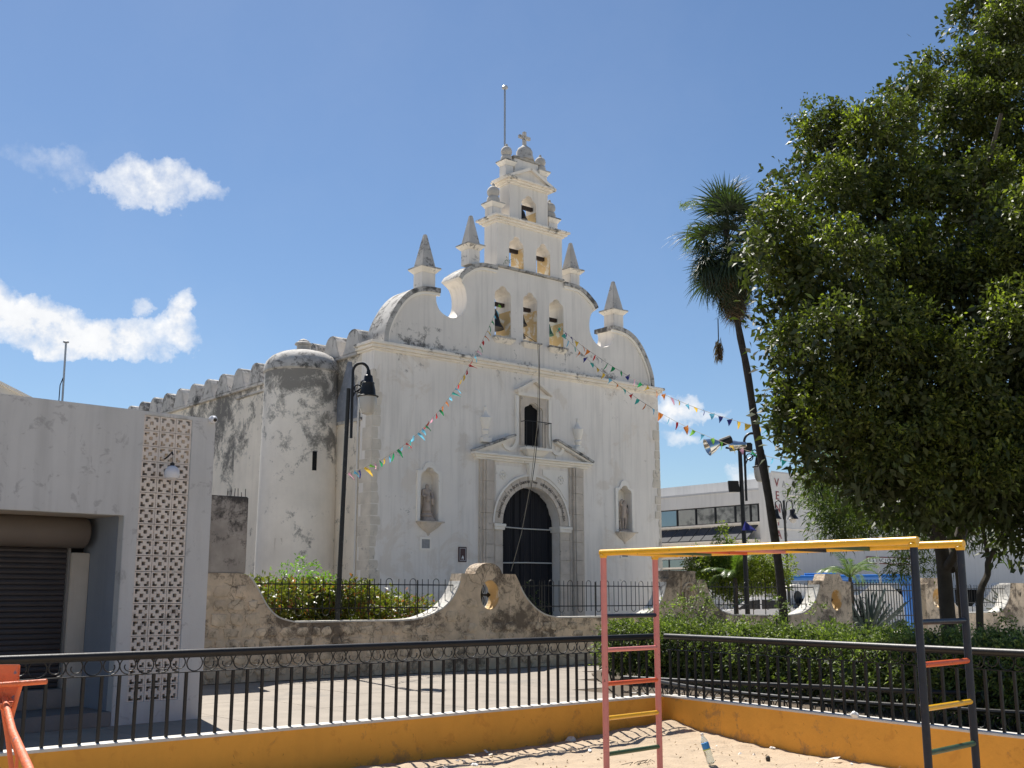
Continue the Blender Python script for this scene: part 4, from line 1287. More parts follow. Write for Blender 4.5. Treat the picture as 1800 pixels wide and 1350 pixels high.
def iron_cross(parent, a, z, s, d=TH * 0.82):
    mb = MB(WF)
    mb.prism([(a - .02 * s, z - .30 * s), (a + .02 * s, z - .30 * s), (a + .02 * s, z + .30 * s), (a - .02 * s, z + .30 * s)], d, d + 0.015)
    for sg in (-1, 1):
        mb.prism([(a, z + sg * .32 * s), (a + .06 * s, z + sg * .20 * s), (a + .015 * s, z + sg * .22 * s), (a - .015 * s, z + sg * .22 * s), (a - .06 * s, z + sg * .20 * s)], d - .002, d + 0.017)
        mb.prism([(a + sg * .02 * s, z - .02 * s), (a + sg * .15 * s, z - .02 * s), (a + sg * .18 * s, z - .06 * s), (a + sg * .28 * s, z), (a + sg * .18 * s, z + .06 * s), (a + sg * .15 * s, z + .02 * s), (a + sg * .02 * s, z + .02 * s)], d - .003, d + 0.018)
        mb.tube([WF.p(x, d + .008, zz) for x, zz in arc(a, z + sg * .13 * s, 0.085 * s, 0, 360, 18, 0.11 * s)], 0.011, 6, cap=False)
    mb.lathe(WF.p(a, d + 0.02, z), [(0.045 * s, 0), (0.04 * s, 0.03), (0.01, 0.045)], 10, ax=-WF.v)
    return mb.build('iron_ornament', M['iron'], parent)


iron_cross(sw, 3.895, 1.59, 1.0)
iron_cross(sw, 16.88, 1.44, 0.95)
# carved emblem on the flat-topped pier
mb = MB(WF)
mb.prism([(10.13, 0.4), (10.66, 0.4), (10.66, 2.19), (10.13, 2.19)], -0.035, 0.01)
mb.build('pier_strip', M['wall'], sw, bevel=0.01)
mb = MB(WF)
for rr_ in (0.30, 0.21):
    mb.tube([WF.p(x, -0.05, zz) for x, zz in arc(10.40, 1.55, rr_, 0, 360, 24, rr_ * 1.15)], 0.022, 6, cap=False)
for sgx in (-1, 1):
    mb.tube([WF.p(x, -0.05, zz) for x, zz in smooth_pts([(10.40, 1.35), (10.40 + sgx * .10, 1.5), (10.40 + sgx * .03, 1.66), (10.40 + sgx * .14, 1.78), (10.40 + sgx * .05, 1.92), (10.40, 2.08)], 4)], 0.016, 6)
    mb.tube([WF.p(10.40 + sgx * .09, -0.045, 1.2), WF.p(10.40 + sgx * .09, -0.045, 0.5)], 0.022, 6)
mb.tube([WF.p(10.40, -0.045, 1.25), WF.p(10.40, -0.045, 0.5)], 0.022, 6)
mb.build('carved_emblem', M['wallstone'], sw, smooth=True)
# wall beyond the gate
h4 = smooth_pts([(22.95, 2.13), (23.10, 1.86), (23.35, 1.48), (23.64, 1.20), (24.26, 1.0)], 4)
h5 = smooth_pts([(26.3, 1.0), (26.75, 1.14), (27.15, 1.50), (27.3, 1.92), (27.36, 2.0)], 4)
sw2 = thing('stone_wall', 'stretch of humped stone wall with an oval hole behind the tree trunk, right of the gate', 'wall', tuple(WF.p(24, 0, 0)))
MB(WF).prism([(21.74, 0), (21.74, 1.93), (21.92, 1.94), (22.0, 2.13)] + h4 + h5 + [(40, 2.0), (40, 0)], 0, TH, [oval(22.46, 1.49, 0.29, 0.31)]).build('wall_body', M['wall'], sw2)
MB(WF).prism(oval(22.46, 1.49, 0.289, 0.309), 0.012, TH - 0.01, [oval(22.46, 1.49, 0.275, 0.297)]).build('hole_lining', M['jamb'], sw2)
mb = MB(WF); band(mb, [(a, z + 0.012) for a, z in h4[6:] + h5[:-2]], 0.03, -0.008, TH + 0.008); mb.build('coping', M['walltop'], sw2)
iron_cross(sw2, 22.46, 1.49, 0.95)
# back wall of the atrium
BW = Fr(tuple(WF.p(0, 12.5, 0)), AZ)


def bwhit(px, py): return BW.hit(px, py)


bw = thing('stone_wall', 'far plastered atrium wall with humps, seen through the railings right of the church', 'wall', tuple(BW.p(18, 0, 0)))
pts = [BW.hit(px, py) for px, py in ((1236, 1075), (1236, 1026), (1264, 1026), (1272, 1040), (1286, 1058), (1300, 1066), (1345, 1070), (1366, 1064), (1378, 1048), (1384, 1034), (1392, 1028), (1408, 1027), (1424, 1030), (1440, 1040), (1475, 1045), (1510, 1046), (1532, 1027), (1562, 1026), (1580, 1042), (1600, 1062), (1660, 1066), (1720, 1066), (1738, 1045), (1746, 1030), (1758, 1025), (1770, 1032), (1790, 1060), (1900, 1066))]
pts = [(a, z) for a, z in pts]
out_ = [(pts[0][0], 0)] + pts[1:] + [(pts[-1][0], 0)]
MB(BW).prism(out_, 0, 0.4).build('wall_body', M['trim'], bw)
cc_ = BW.hit(1402, 1050)
mb = MB(BW)
mb.lathe(BW.p(cc_[0], -0.02, cc_[1]), [(0.30, 0), (0.28, 0.03)], 16, ax=-BW.v)
mb.build('dark_roundel', M['iron'], bw)

# block wall piled on the left end
cb = thing('cement_wall', 'tall mould-blackened cement wall with rusty rods on top, between grey kiosk and hedge', 'wall', tuple(WF.p(-2.3, 0, 2)))
MB(WF).box(-8, -1.96, 0.03, 0.30, 1.98, 3.43).build('wall_body', M['block_wall'], cb, bevel=0.02)
for k in range(6):
    a = -2.35 + k * 0.075
    MB(WF).tube([WF.p(a, 0.16, 3.42), WF.p(a + rnd.uniform(-.02, .02), 0.16, 3.52 + rnd.uniform(0, 0.08))], 0.007, 5).build('rebar', M['iron_old'], cb)


# iron fence bays on the low runs
def fence_bay(label, a0, a1, d=0.19, zb=1.19, zt=1.93, z1=1.80, z2=1.33, posts=()):
    f = thing('iron_fence', label, 'fence', tuple(WF.p((a0 + a1) / 2, d, 1.1)), group='hairpin railings on the old wall')
    MB(WF).box(a0, a1, d - 0.008, d + 0.008, z1 - 0.012, z1 + 0.012).build('rail', M['iron'], f)
    MB(WF).box(a0, a1, d - 0.008, d + 0.008, z2 - 0.012, z2 + 0.012).build('rail', M['iron'], f)
    lf = Fr((0, 0, 0), R(90)); lf.u = Vector((1, 0, 0)); lf.v = Vector((0, 1, 0))
    top = MB(lf); top.tube([Vector((0.0, 0.012, zb + 0.02)), Vector((0, 0.012, zt - .075))] + [Vector((x, 0.012, z)) for x, z in arc(0.075, zt - .075, 0.075, 180, 0, 8)] + [Vector((0.15, 0.012, zb + 0.02))], 0.0085, 5)
    me1 = mesh_of(top, 'hairpin', M['iron'])
    bot = MB(lf); bot.tube([Vector((0.0, -0.012, zt - 0.01)), Vector((0, -0.012, zb + .075))] + [Vector((x, -0.012, z)) for x, z in arc(0.075, zb + .075, 0.075, 180, 360, 8)] + [Vector((0.15, -0.012, zt - 0.01))], 0.0085, 5)
    me2 = mesh_of(bot, 'hairpin', M['iron'])
    a = a0 + 0.05
    k = 0
    while a + 0.16 < a1:
        inst(me1 if k % 2 == 0 else me2, 'hairpin_bar', f, frmat(WF, a, d, 0))
        a += 0.30
        k += 1
    for a in posts:
        MB(WF).box(a - .01, a + .01, d + .012, d + .03, 0.9, zt - .03).build('post', M['iron'], f)
    return f


fence_bay('black hairpin railing on the low wall in front of the reddish hedge', -1.75, 3.35, posts=(0.9, 2.1))
fence_bay('black hairpin railing across the church doorway, between the two humps', 4.55, 9.62, posts=(5.6, 7.3))
fence_bay('black hairpin railing behind the leaning palm trunk', 11.05, 16.05, posts=(12.5, 14.5))
fence_bay('black hairpin railing at the far right beyond the dark tree trunk', 23.0, 27.3, posts=(25,))
gt = thing('iron_gate', 'tall thin-barred iron gate with diagonal brace and scrolls between two wall piers', 'gate', tuple(WF.p(19.7, 0.19, 0)))
barmesh = mesh_of(MB(WORLD).box(-0.01, 0.01, -0.01, 0.01, 0.08, 1.98), 'gate_bar', M['iron'])
a = 17.72
while a < 21.7:
    inst(barmesh, 'gate_bar', gt, frmat(WF, a, 0.19, 0))
    a += 0.155
for z_ in (0.12, 0.95, 1.72, 1.90):
    MB(WF).box(17.68, 21.70, 0.175, 0.205, z_ - .015, z_ + .015).build('gate_rail', M['iron'], gt)
MB(WF).tube([WF.p(18.6, 0.17, 0.15), WF.p(21.6, 0.17, 1.70)], 0.013, 5).build('brace', M['iron'], gt)
for (ca, cz, r_) in ((18.15, 0.42, .26), (18.45, 1.25, .30), (20.6, .5, .25)):
    mb = MB(WF); mb.tube([WF.p(ca + r_ * (1 - t_ / 30) * math.cos(t_ * .42), 0.16, cz + r_ * (1 - t_ / 30) * math.sin(t_ * .42)) for t_ in range(26)], 0.011, 5); mb.build('scroll', M['iron'], gt)

# =================================================================== PLAYGROUND WALL AND RAILINGS
def run_frame(p, q):
    f = Fr(tuple(p), 0)
    f.u = (q - p).normalized()
    f.v = Vector((-f.u.y, f.u.x, 0))
    return f


LFm = run_frame(RL0, RC); LLen = (RC - RL0).length
RFm = run_frame(RC, RR1); RLen = (RR1 - RC).length
cap_mesh = None


def spiral(mb_, fr, a, d, z, r, flip, rad=0.0055):
    pts = []
    for t_ in range(23):
        th = R(-90) + flip * (t_ / 22) * R(470)
        rr = r * (1 - 0.62 * (max(0, t_ - 9) / 13) ** 1.1)
        # keep the outer turn on the full circle, then wind in
        cx_ = a; cz_ = z
        pts.append(fr.p(cx_ + rr * math.cos(th), d, cz_ + rr * math.sin(th)) if fr is not None else Vector((cx_ + rr * math.cos(th), d, cz_ + rr * math.sin(th))))
    mb_.tube(pts, rad, 5)


UX = Fr((0, 0, 0), 0); UX.u = Vector((1, 0, 0)); UX.v = Vector((0, 1, 0))
ring_me = mesh_of(MB(UX).tube([Vector((0.072 * math.cos(R(t_)), 0, 0.072 * math.sin(R(t_)))) for t_ in range(0, 361, 18)], 0.0055, 5, cap=False), 'ring', M['iron'])
mb = MB(UX); spiral(mb, None, 0, 0, 0, 0.072, 1); curlA = mesh_of(mb, 'curl', M['iron'])
mb = MB(UX); spiral(mb, None, 0, 0, 0, 0.072, -1); curlB = mesh_of(mb, 'curl', M['iron'])
bal_me = mesh_of(MB(UX).box(-0.0115, 0.0115, -0.0115, 0.0115, 0.425, 0.945), 'baluster', M['iron'])


def railing(label, fr, length, d):
    f = thing('iron_railing', label, 'railing', tuple(fr.p(length / 2, d, 0.43)), group='black scrolled railings on the orange wall')
    MB(fr).tube([fr.p(-0.02, d, 1.105), fr.p(length + 0.02, d, 1.105)], 0.033, 12).build('handrail', M['iron'], f, smooth=True)
    MB(fr).box(0, length, d - 0.012, d + 0.012, 0.944, 0.952).build('lower_rail', M['iron'], f)
    MB(fr).box(0, length, d - 0.012, d + 0.012, 1.068, 1.073 + 0.004).build('upper_flat', M['iron'], f)
    n_ = int(length / 0.146)
    for k in range(n_):
        a_ = 0.06 + k * 0.146
        inst(bal_me, 'baluster', f, frmat(fr, a_ + rnd.uniform(-.004, .004), d, 0) @ Matrix.Rotation(rnd.uniform(-.006, .006), 4, 'Y'))
        mm = frmat(fr, a_ + 0.073, d, 1.024 - 0.002) @ Matrix.Diagonal((1, 1, 0.93, 1)) @ Matrix.Rotation(rnd.uniform(-.12, .12), 4, 'Y')
        inst((ring_me, curlA, curlB)[k % 3], 'scroll', f, mm)
    return f


def parapet(label, fr, length, ext0, ext1):
    w_ = thing('playground_wall', label, 'wall', tuple(fr.p(length / 2, 0, 0)), group='low orange walls round the sand')
    return w_


pw = thing('playground_wall', 'low orange rendered wall with white ledge enclosing the sandy playground', 'wall', tuple(RC))
wallmesh = []
for (fr, L_, e0, e1) in ((LFm, LLen, 0.0, 0.0), (RFm, RLen, 0.0, 0.0)):
    # inner face on d = 0 (the sand side lies at negative d)
    sgn_ = 1
    c0 = fr.p(L_ / 2, 0.3, 0)
    if inside(c0.x, c0.y, 0): sgn_ = -1
    nseg = 60
    mb = MB(fr)
    # face with slight unevenness
    for i in range(nseg):
        aa0, aa1 = L_ * i / nseg, L_ * (i + 1) / nseg
        w0 = 0.006 * mn.noise((aa0 * 1.7, 0, fr.o.x)); w1 = 0.006 * mn.noise((aa1 * 1.7, 0, fr.o.x))
        i0 = len(mb.v)
        for (x_, w__) in ((aa0, w0), (aa1, w1)):
            for (dd, zz) in ((0.0 + w__, -0.15), (0.0 + w__, 0.4), (0.14 * sgn_, 0.4), (0.14 * sgn_, -0.15)):
                mb.v.append(fr.p(x_, dd, zz))
        mb.f += [(i0, i0 + 4, i0 + 5, i0 + 1), (i0 + 1, i0 + 5, i0 + 6, i0 + 2), (i0 + 2, i0 + 6, i0 + 7, i0 + 3)]
    mb.build('wall_run', M['orange'], pw, recalc=False)
    MB(fr).box(-0.0 if fr is LFm else 0.012, L_ - (0.012 if fr is LFm else 0), min(-0.012 * sgn_, 0.16 * sgn_), max(-0.012 * sgn_, 0.16 * sgn_), 0.401, 0.426).build('ledge', M['ledge'], pw, bevel=0.006)
    # hairline cracks in the render
    for q in range(34):
        a_ = rnd.uniform(0.5, L_ - 0.3); zz = rnd.uniform(0.06, 0.36)
        pts_ = [fr.p(a_, -0.003 * sgn_ , zz)]
        for s_ in range(rnd.randint(3, 6)):
            a_ += rnd.uniform(-.012, .016); zz += rnd.uniform(-.015, .006)
            pts_.append(fr.p(a_, -0.0035 * sgn_, max(0.02, zz)))
        wob = 0.0
        MB(fr).tube(pts_, 0.0009, 3).build('crack', M['crack'], pw)
    railing('black scrolled railing on the left orange wall, in front of the concrete plaza' if fr is LFm else 'black scrolled railing on the right orange wall, in front of the green hedge', fr, L_, 0.075 * sgn_)


# low curved garden rails
def low_rail(label, pts, h=0.46, posts=0.17):
    pts = [Vector((p[0], p[1], 0)) for p in smooth_pts(pts, 8)]
    f = thing('garden_rail', label, 'railing', tuple(pts[len(pts) // 2]), group='knee-high scrolled rails round the flower bed')
    MB().tube([p + Vector((0, 0, h)) for p in pts], 0.026, 8).build('top_tube', M['iron'], f, smooth=True)
    MB().tube([p + Vector((0, 0, h - 0.20)) for p in pts], 0.007, 5).build('lower_rod', M['iron'], f)
    dist = 0.0
    nxt = 0.05
    k = 0
    for i in range(len(pts) - 1):
        seg = (pts[i + 1] - pts[i]); L_ = seg.length
        while nxt <= dist + L_:
            p = pts[i] + seg * ((nxt - dist) / L_)
            fr = Fr(tuple(p), 0); fr.u = seg.normalized(); fr.v = Vector((-fr.u.y, fr.u.x, 0))
            inst((ring_me, curlA, curlB)[k % 3], 'scroll', f, frmat(fr, 0, 0, h - 0.108) @ Matrix.Diagonal((1.15, 1, 1.15, 1)))
            if k % 1 == 0:
                inst(short_me, 'short_post', f, frmat(fr, 0.085, 0, 0) @ Matrix.Diagonal((1, 1, (h - 0.20), 1)))
            nxt += 0.17
            k += 1
        dist += L_
    return f


short_me = mesh_of(MB(UX).box(-0.009, 0.009, -0.009, 0.009, 0, 1), 'short_post', M['iron'])
low_rail('knee-high black scrolled rail curving along the grass, nearer of the two', [(1.95, 15.3), (2.3, 14.2), (2.85, 13.2), (3.6, 12.4), (4.4, 11.7), (5.1, 11.2), (5.7, 11.2)])
low_rail('knee-high black scrolled rail at the foot of the hedge, farther of the two', [(1.55, 16.0), (2.2, 15.5), (3.0, 14.95), (4.0, 14.35), (5.0, 13.7), (6.2, 13.4), (8.0, 13.3)])

# =================================================================== KIOSK
ks = thing('kiosk', 'grey painted flat-roofed shop with breeze-block strip, dark roller shutter and deep recess', 'building', tuple(KF.p(-2, 0, 0)))
scr = [(-1.03, 0.27), (-0.345, 0.27), (-0.345, 3.915), (-1.03, 3.915)]
MB(KF).prism([(-1.22, 0), (0.0, 0), (0.0, 3.965), (-9, 3.965), (-9, 2.59), (-1.22, 2.59)], 0, 0.16, [scr]).build('front_wall', M['kiosk'], ks, bevel=0.006)
MB(KF).box(-0.16, 0.0, 0.162, 7, 0, 3.96).build('side_wall', M['kiosk'], ks)
MB(KF).box(-9, -1.225, 0.162, 7, 3.70, 3.93).build('roof_slab', M['step'], ks)
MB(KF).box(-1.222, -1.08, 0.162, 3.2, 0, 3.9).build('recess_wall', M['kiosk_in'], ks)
MB(KF).box(-1.08, -0.162, 2.4, 2.5, 0, 3.9).build('court_wall', M['asphalt'], ks)  # near-black wall colour stands in for shade behind the block holes
MB(KF).box(-1.078, -0.164, 0.50, 2.5, 3.901, 3.94).build('court_shade_slab', M['step'], ks)  # unseen slab added to keep daylight out of the court
MB(KF).box(-9, -1.224, 0.164, 0.95, 2.592, 2.66).build('recess_ceiling', M['cream'], ks)
MB(KF).box(-1.47, -1.224, 0.93, 1.15, 0.0, 2.14).build('shutter_pier', M['cream'], ks, bevel=0.01)
MB(KF).box(-9, -1.224, 1.152, 1.25, 0, 3.69).build('back_wall', M['dark'], ks)
MB(KF).box(-1.50, -1.472, 0.96, 1.08, 0.42, 2.2).build('shutter_guide', M['step'], ks)
sh_me = mesh_of(MB(UX).prism([(0.0, 0.0), (-0.012, 0.012), (-0.016, 0.035), (-0.008, 0.060), (0.0, 0.066)], 0, 6, side=True), 'shutter_slat', M['shutter'], bevel=0)
z = 0.42
sh = MB(KF).box(-7.5, -1.50, 1.03, 1.04, 0.40, 2.3).build('shutter_backing', M['shutter'], ks)
while z < 2.25:
    inst(sh_me, 'shutter_slat', sh, frmat(KF, -7.5, 1.02, z))
    z += 0.0685
mb = MB(KF)
mb.tube([KF.p(-9, 0.88, 2.40), KF.p(-1.36, 0.88, 2.40), KF.p(-1.33, 0.88, 2.40)], [0.205, 0.205, 0.18], 24)
mb.build('shutter_roll_cover', M['rollbox'], ks, smooth=True)
MB(KF).box(-9, -1.225, -0.0, 1.15, 0, 0.18).build('step', M['step'], ks, bevel=0.01)
MB(KF).box(-9, -1.50, 0.80, 1.15, 0.182, 0.42).build('sill', M['step'], ks, bevel=0.01)
# breeze blocks: 3 x 18, one object each
bwid, bhei = 0.685 / 3, 3.645 / 18
sq = lambda x0_, x1_, y0_, y1_: [(x0_, y0_), (x1_, y0_), (x1_, y1_), (x0_, y1_)]


def Lh(cx, cy, sx_, sy_):
    # corner bracket hole
    A, B, T = 0.085, 0.024, 0.030
    pts_ = [(A, A), (B, A), (B, A - T), (A - T, A - T), (A - T, B), (A, B)]
    return [(cx + sx_ * x * 1.06, cy + sy_ * y * 0.97) for x, y in pts_]


blk = MB(UX).prism(sq(0.003, bwid - 0.003, 0.003, bhei - 0.003), 0.012, 0.10,
                   [sq(bwid / 2 - 0.025, bwid / 2 + 0.025, bhei / 2 - 0.024, bhei / 2 + 0.024)] + [Lh(bwid / 2, bhei / 2, sx_, sy_) for sx_ in (-1, 1) for sy_ in (-1, 1)])
blk_me = mesh_of(blk, 'breeze_block', M['screen'])
for i in range(3):
    for j in range(18):
        inst(blk_me, 'breeze_block', ks, frmat(KF, -1.03 + i * bwid, rnd.uniform(0, 0.003), 0.27 + j * bhei) @ Matrix.Rotation(rnd.uniform(-.004, .004), 4, 'Y'))
# camera dome and lamp fixed to the kiosk
sc_ = thing('security_camera', 'round white security camera at the top corner of the grey kiosk', 'camera', tuple(KF.p(-0.07, -0.06, 3.9)))
ca_, cz_ = KF.hit(376, 737, -0.06)
MB().lathe(KF.p(ca_, 0.0, cz_), [(0.05, 0), (0.055, 0.04), (0.055, 0.06)], 14, ax=-KF.v).build('camera_base', M['white_shade'], sc_, smooth=True)
MB().lathe(KF.p(ca_, -0.055, cz_) , [(0.005, -0.05), (0.035, -0.035), (0.05, 0), (0.038, 0.035), (0.015, 0.048)], 14, ax=-KF.v + Vector((0, 0, -0.3))).build('camera_ball', M['white_shade'], sc_, smooth=True)
MB().lathe(KF.p(ca_, -0.095, cz_ - 0.012), [(0.026, 0), (0.024, 0.012), (0.002, 0.016)], 12, ax=-KF.v + Vector((0, 0, -0.3))).build('camera_lens', M['black'], sc_, smooth=True)
wl = thing('wall_lamp', 'pendant wall lamp with white round shade on the breeze-block strip', 'lamp', tuple(KF.p(-0.6, -0.1, 3.3)))
la, lz = KF.hit(304, 800, -0.25)
ba, bz = KF.hit(292, 802, 0)
MB(KF).tube([KF.p(ba - .02, 0.0, lz - .03), KF.p(ba, -0.05, lz), KF.p((ba + la) / 2, -0.16, lz + .03), KF.p(la - .01, -0.24, lz + .035), KF.p(la, -0.25, lz)], 0.012, 6).build('lamp_arm', M['iron'], wl)
MB(KF).tube([KF.p(la, -0.25, lz), KF.p(la, -0.25, lz - .10)], 0.003, 5).build('lamp_chain', M['iron'], wl)
MB().lathe(KF.p(la, -0.25, lz - .14), [(0.03, 0), (0.03, 0.03), (0.012, 0.045)], 10).build('lamp_cap', M['iron'], wl, smooth=True)
MB().lathe(KF.p(la, -0.25, lz - .30), [(0.03, -0.02), (0.085, 0.0), (0.10, 0.05), (0.092, 0.10), (0.06, 0.145), (0.03, 0.16)], 18).build('lamp_shade', M['white_shade'], wl, smooth=True)
ms_ = thing('antenna_mast', 'thin metal antenna pole standing on the kiosk roof', 'antenna', tuple(KF.p(-0.95, 3, 3.9)))
MB().tube([KF.p(-0.92, 3, 3.9), KF.p(-0.94, 3, 5.38)], 0.016, 8).build('pole', M['steel'], ms_, smooth=True)
MB().tube([KF.p(-0.98, 3, 3.9), KF.p(-0.98, 3, 4.72), KF.p(-0.94, 3, 4.85)], 0.008, 6).build('cable', M['iron'], ms_)
MB().lathe(KF.p(-0.94, 3, 5.38), [(0.02, 0), (0.045, 0.01), (0.045, 0.025), (0.01, 0.04)], 10).build('cap', M['steel'], ms_, smooth=True)
# neighbour's roof peeping over the kiosk
nb = thing('house', 'pale house gable just showing above the kiosk at the left edge', 'house', tuple(at(-60, 1040, 26)) )
P0 = at(-120, 640, 26); P1_ = at(42, 699, 26)
hf = Fr((P1_.x, P1_.y, 0), R(60))
mb = MB(hf)
mb.prism([(-8, 0), (0.3, 0), (0.3, P1_.z - .12), (-4, P0.z + 1.0), (-8, P1_.z)], 0, 6)
mb.build('house_wall', M['bwhite'], nb)
mb = MB(hf); band(mb, [(-4, P0.z + 1.05), (0.4, P1_.z - .10)], 0.06, -0.15, 6.1); mb.build('roof_edge', M['trim'], nb)

# =================================================================== FAR BUILDING
fbld = thing('office_building', 'long pale two-storey commercial building with mirrored windows and faded sale lettering', 'building', tuple(FB.p(5, 0, 0)))
MB(FB).box(0, 40, 0, 0.83, 1.95, 7.72).build('tall_wall', M['bwhite'], fbld)
MB(FB).box(1.6, 40, 0.84, 20, 6.96, 7.66).build('tall_block', M['bwhite'], fbld)
MB(FB).box(0.0, 40, -0.04, 0.0, 7.722, 7.80).build('parapet_cap', M['bgrey'], fbld)
MB(FB).box(0.3, 40, 1.4, 19, 0, 1.949).build('ground_floor', M['dark'], fbld)
for k in range(10):
    MB(FB).box(1.0 + k * 4.0, 1.5 + k * 4.0, 0.2, 0.7, 0, 1.948).build('column', M['bgrey'], fbld)
MB(FB).box(1.2, 40, -0.05, -0.002, 1.9, 4.1).build('grey_band', M['bgrey'], fbld)
MB(FB).box(1.1, 9.0, -0.035, -0.001, 6.60, 6.66).build('wall_moulding', M['trim'], fbld)
MB(FB).box(0.25, 40, -0.03, -0.001, 4.85, 4.93).build('wall_moulding', M['trim'], fbld)
# left wing, running away from the corner (depth direction)
MB(FB).box(0.10, 30, 0.84, 34, 6.22, 6.95).build('wing_parapet', M['bwhite'], fbld)
MB(FB).box(0.06, 0.10, 0.86, 34, 6.90, 7.0).build('parapet_cap', M['bgrey'], fbld)
MB(FB).box(0.10, 12, 0.84, 34, 4.62, 5.28).build('wing_wall', M['bwhite'], fbld)
MB(FB).box(0.11, 12, 0.84, 34, 3.5, 4.619).build('wing_wall', M['bwhite'], fbld)
MB(FB).box(0.13, 12, 0.84, 34, 0, 2.7).build('wing_wall', M['bwhite'], fbld)
MB(FB).box(-0.02, 0.10, 0.84, 34, 5.18, 5.28).build('window_sill', M['trim'], fbld)
MB(FB).box(0.55, 0.6, 0.84, 34, 2.7, 3.5).build('lower_glazing', M['glass'], fbld)
gl = [0.9, 1.08, 1.59, 2.60, 3.95, 5.31, 6.67, 8.0, 9.35, 10.7, 12.05, 13.4, 14.75, 16.1]
for k in range(len(gl) - 1):
    MB(FB).prism([(gl[k] + .03, 5.29), (gl[k + 1] - .03, 5.29), (gl[k + 1] - .03, 6.215), (gl[k] + .03, 6.215)], 0.26, 0.28, side=True).build('window_pane', M['glass'], fbld)
    MB(FB).box(0.20, 0.30, gl[k] - .03, gl[k] + .03, 5.281, 6.219).build('mullion', M['frame'], fbld)
MB(FB).box(0.9, 1.0, 0.9, 34, 5.28, 6.22).build('room_behind', M['dark'], fbld)
MB(FB).box(0.19, 0.31, 0.9, 17, 6.17, 6.219).build('window_head', M['frame'], fbld)
MB(FB).box(0.19, 0.31, 0.9, 17, 5.281, 5.33).build('window_foot', M['frame'], fbld)
d_ = 1.0
while d_ < 20:
    # sloping awning panels
    mb = MB(FB)
    i0 = len(mb.v)
    for (aa, zz) in ((0.09, 5.12), (-0.55, 4.42)):
        for dd in (d_ + 0.02 + (0.25 if aa < 0 else 0), d_ + 0.73 + (0.25 if aa < 0 else 0)):
            mb.v.append(FB.p(aa, dd, zz)); mb.v.append(FB.p(aa, dd, zz - 0.04))
    mb.f += [(i0, i0 + 2, i0 + 6, i0 + 4), (i0 + 1, i0 + 5, i0 + 7, i0 + 3), (i0, i0 + 4, i0 + 5, i0 + 1), (i0 + 2, i0 + 3, i0 + 7, i0 + 6), (i0 + 4, i0 + 6, i0 + 7, i0 + 5)]
    mb.build('awning_panel', M['awning'], fbld)
    d_ += 0.78
for k in range(12):
    MB(FB).box(0.53, 0.62, 1.2 + k * 1.6, 1.28 + k * 1.6, 2.7, 3.5).build('mullion', M['frame'], fbld)
MB(FB).box(-0.65, 0.1, 0.84, 20, 4.30, 4.36).build('awning_edge', M['trim'], fbld)
MB(FB).box(-0.35, 0.12, 0.84, 22, 2.96, 3.05).build('canopy', M['trim'], fbld)
# letters
for k, ch in enumerate('VENTA'):
    text_obj('letter', ch, 0.62, FB, 0.42, -0.03, 7.02 - k * 0.66, M['red_letter'], fbld)
for k, ch in enumerate('AUTOPARTES'):
    text_obj('letter', ch, 0.50, FB, 1.02, -0.012, 7.02 - k * 0.50, M['ghost'], fbld, sx=0.9)
for k, ch in enumerate('(923 11 38'):
    if ch != ' ':
        text_obj('letter', ch, 0.72, FB, 1.75 + k * 0.36, -0.012, 6.93, M['ghost'], fbld, sx=0.8)
ps = thing('parking_sign', 'long framed white sign with black letters on the grey wall above the blue canopy', 'sign', tuple(FB.p(9.8, -0.06, 3.4)))
MB(FB).box(8.0, 12.8, -0.10, -0.055, 3.30, 3.62).build('sign_board', M['white'], ps)
MB(FB).prism([(7.97, 3.27), (12.83, 3.27), (12.83, 3.65), (7.97, 3.65)], -0.115, -0.09, [[(8.03, 3.32), (12.77, 3.32), (12.77, 3.60), (8.03, 3.60)]]).build('sign_rim', M['redbrown'], ps)
for k, ch in enumerate('ESTACIONAMIENTO'):
    text_obj('letter', ch, 0.29, FB, 8.27 + k * 0.305, -0.118, 3.36, M['black'], ps, sx=1.35)

# =================================================================== LAMPS
def lamp_head(t, x, z, s, parent_local=True):
    """bell-shaped hood with glass bowl, local coordinates"""
    hd = MB(UX).lathe(Vector((x, 0, z)), [(0.19 * s, -0.42 * s), (0.16 * s, -0.40 * s), (0.15 * s, -0.30 * s), (0.125 * s, -0.18 * s), (0.13 * s, -0.15 * s), (0.10 * s, -0.12 * s), (0.085 * s, 0.0), (0.05 * s, 0.02 * s), (0.035 * s, 0.12 * s)], 20).build('lamp_hood', M['iron'], t, smooth=True, local=True, angle=50)
    MB(UX).lathe(Vector((x, 0, z)), [(0.215 * s, -0.44 * s), (0.22 * s, -0.425 * s), (0.17 * s, -0.405 * s)], 24).build('lamp_rim', M['iron_old'], hd, smooth=True, local=True)
    MB(UX).lathe(Vector((x, 0, z)), [(0.04 * s, -0.81 * s), (0.12 * s, -0.79 * s), (0.165 * s, -0.70 * s), (0.185 * s, -0.56 * s), (0.185 * s, -0.441 * s)], 22).build('lamp_glass', M['globe'], hd, smooth=True, local=True)


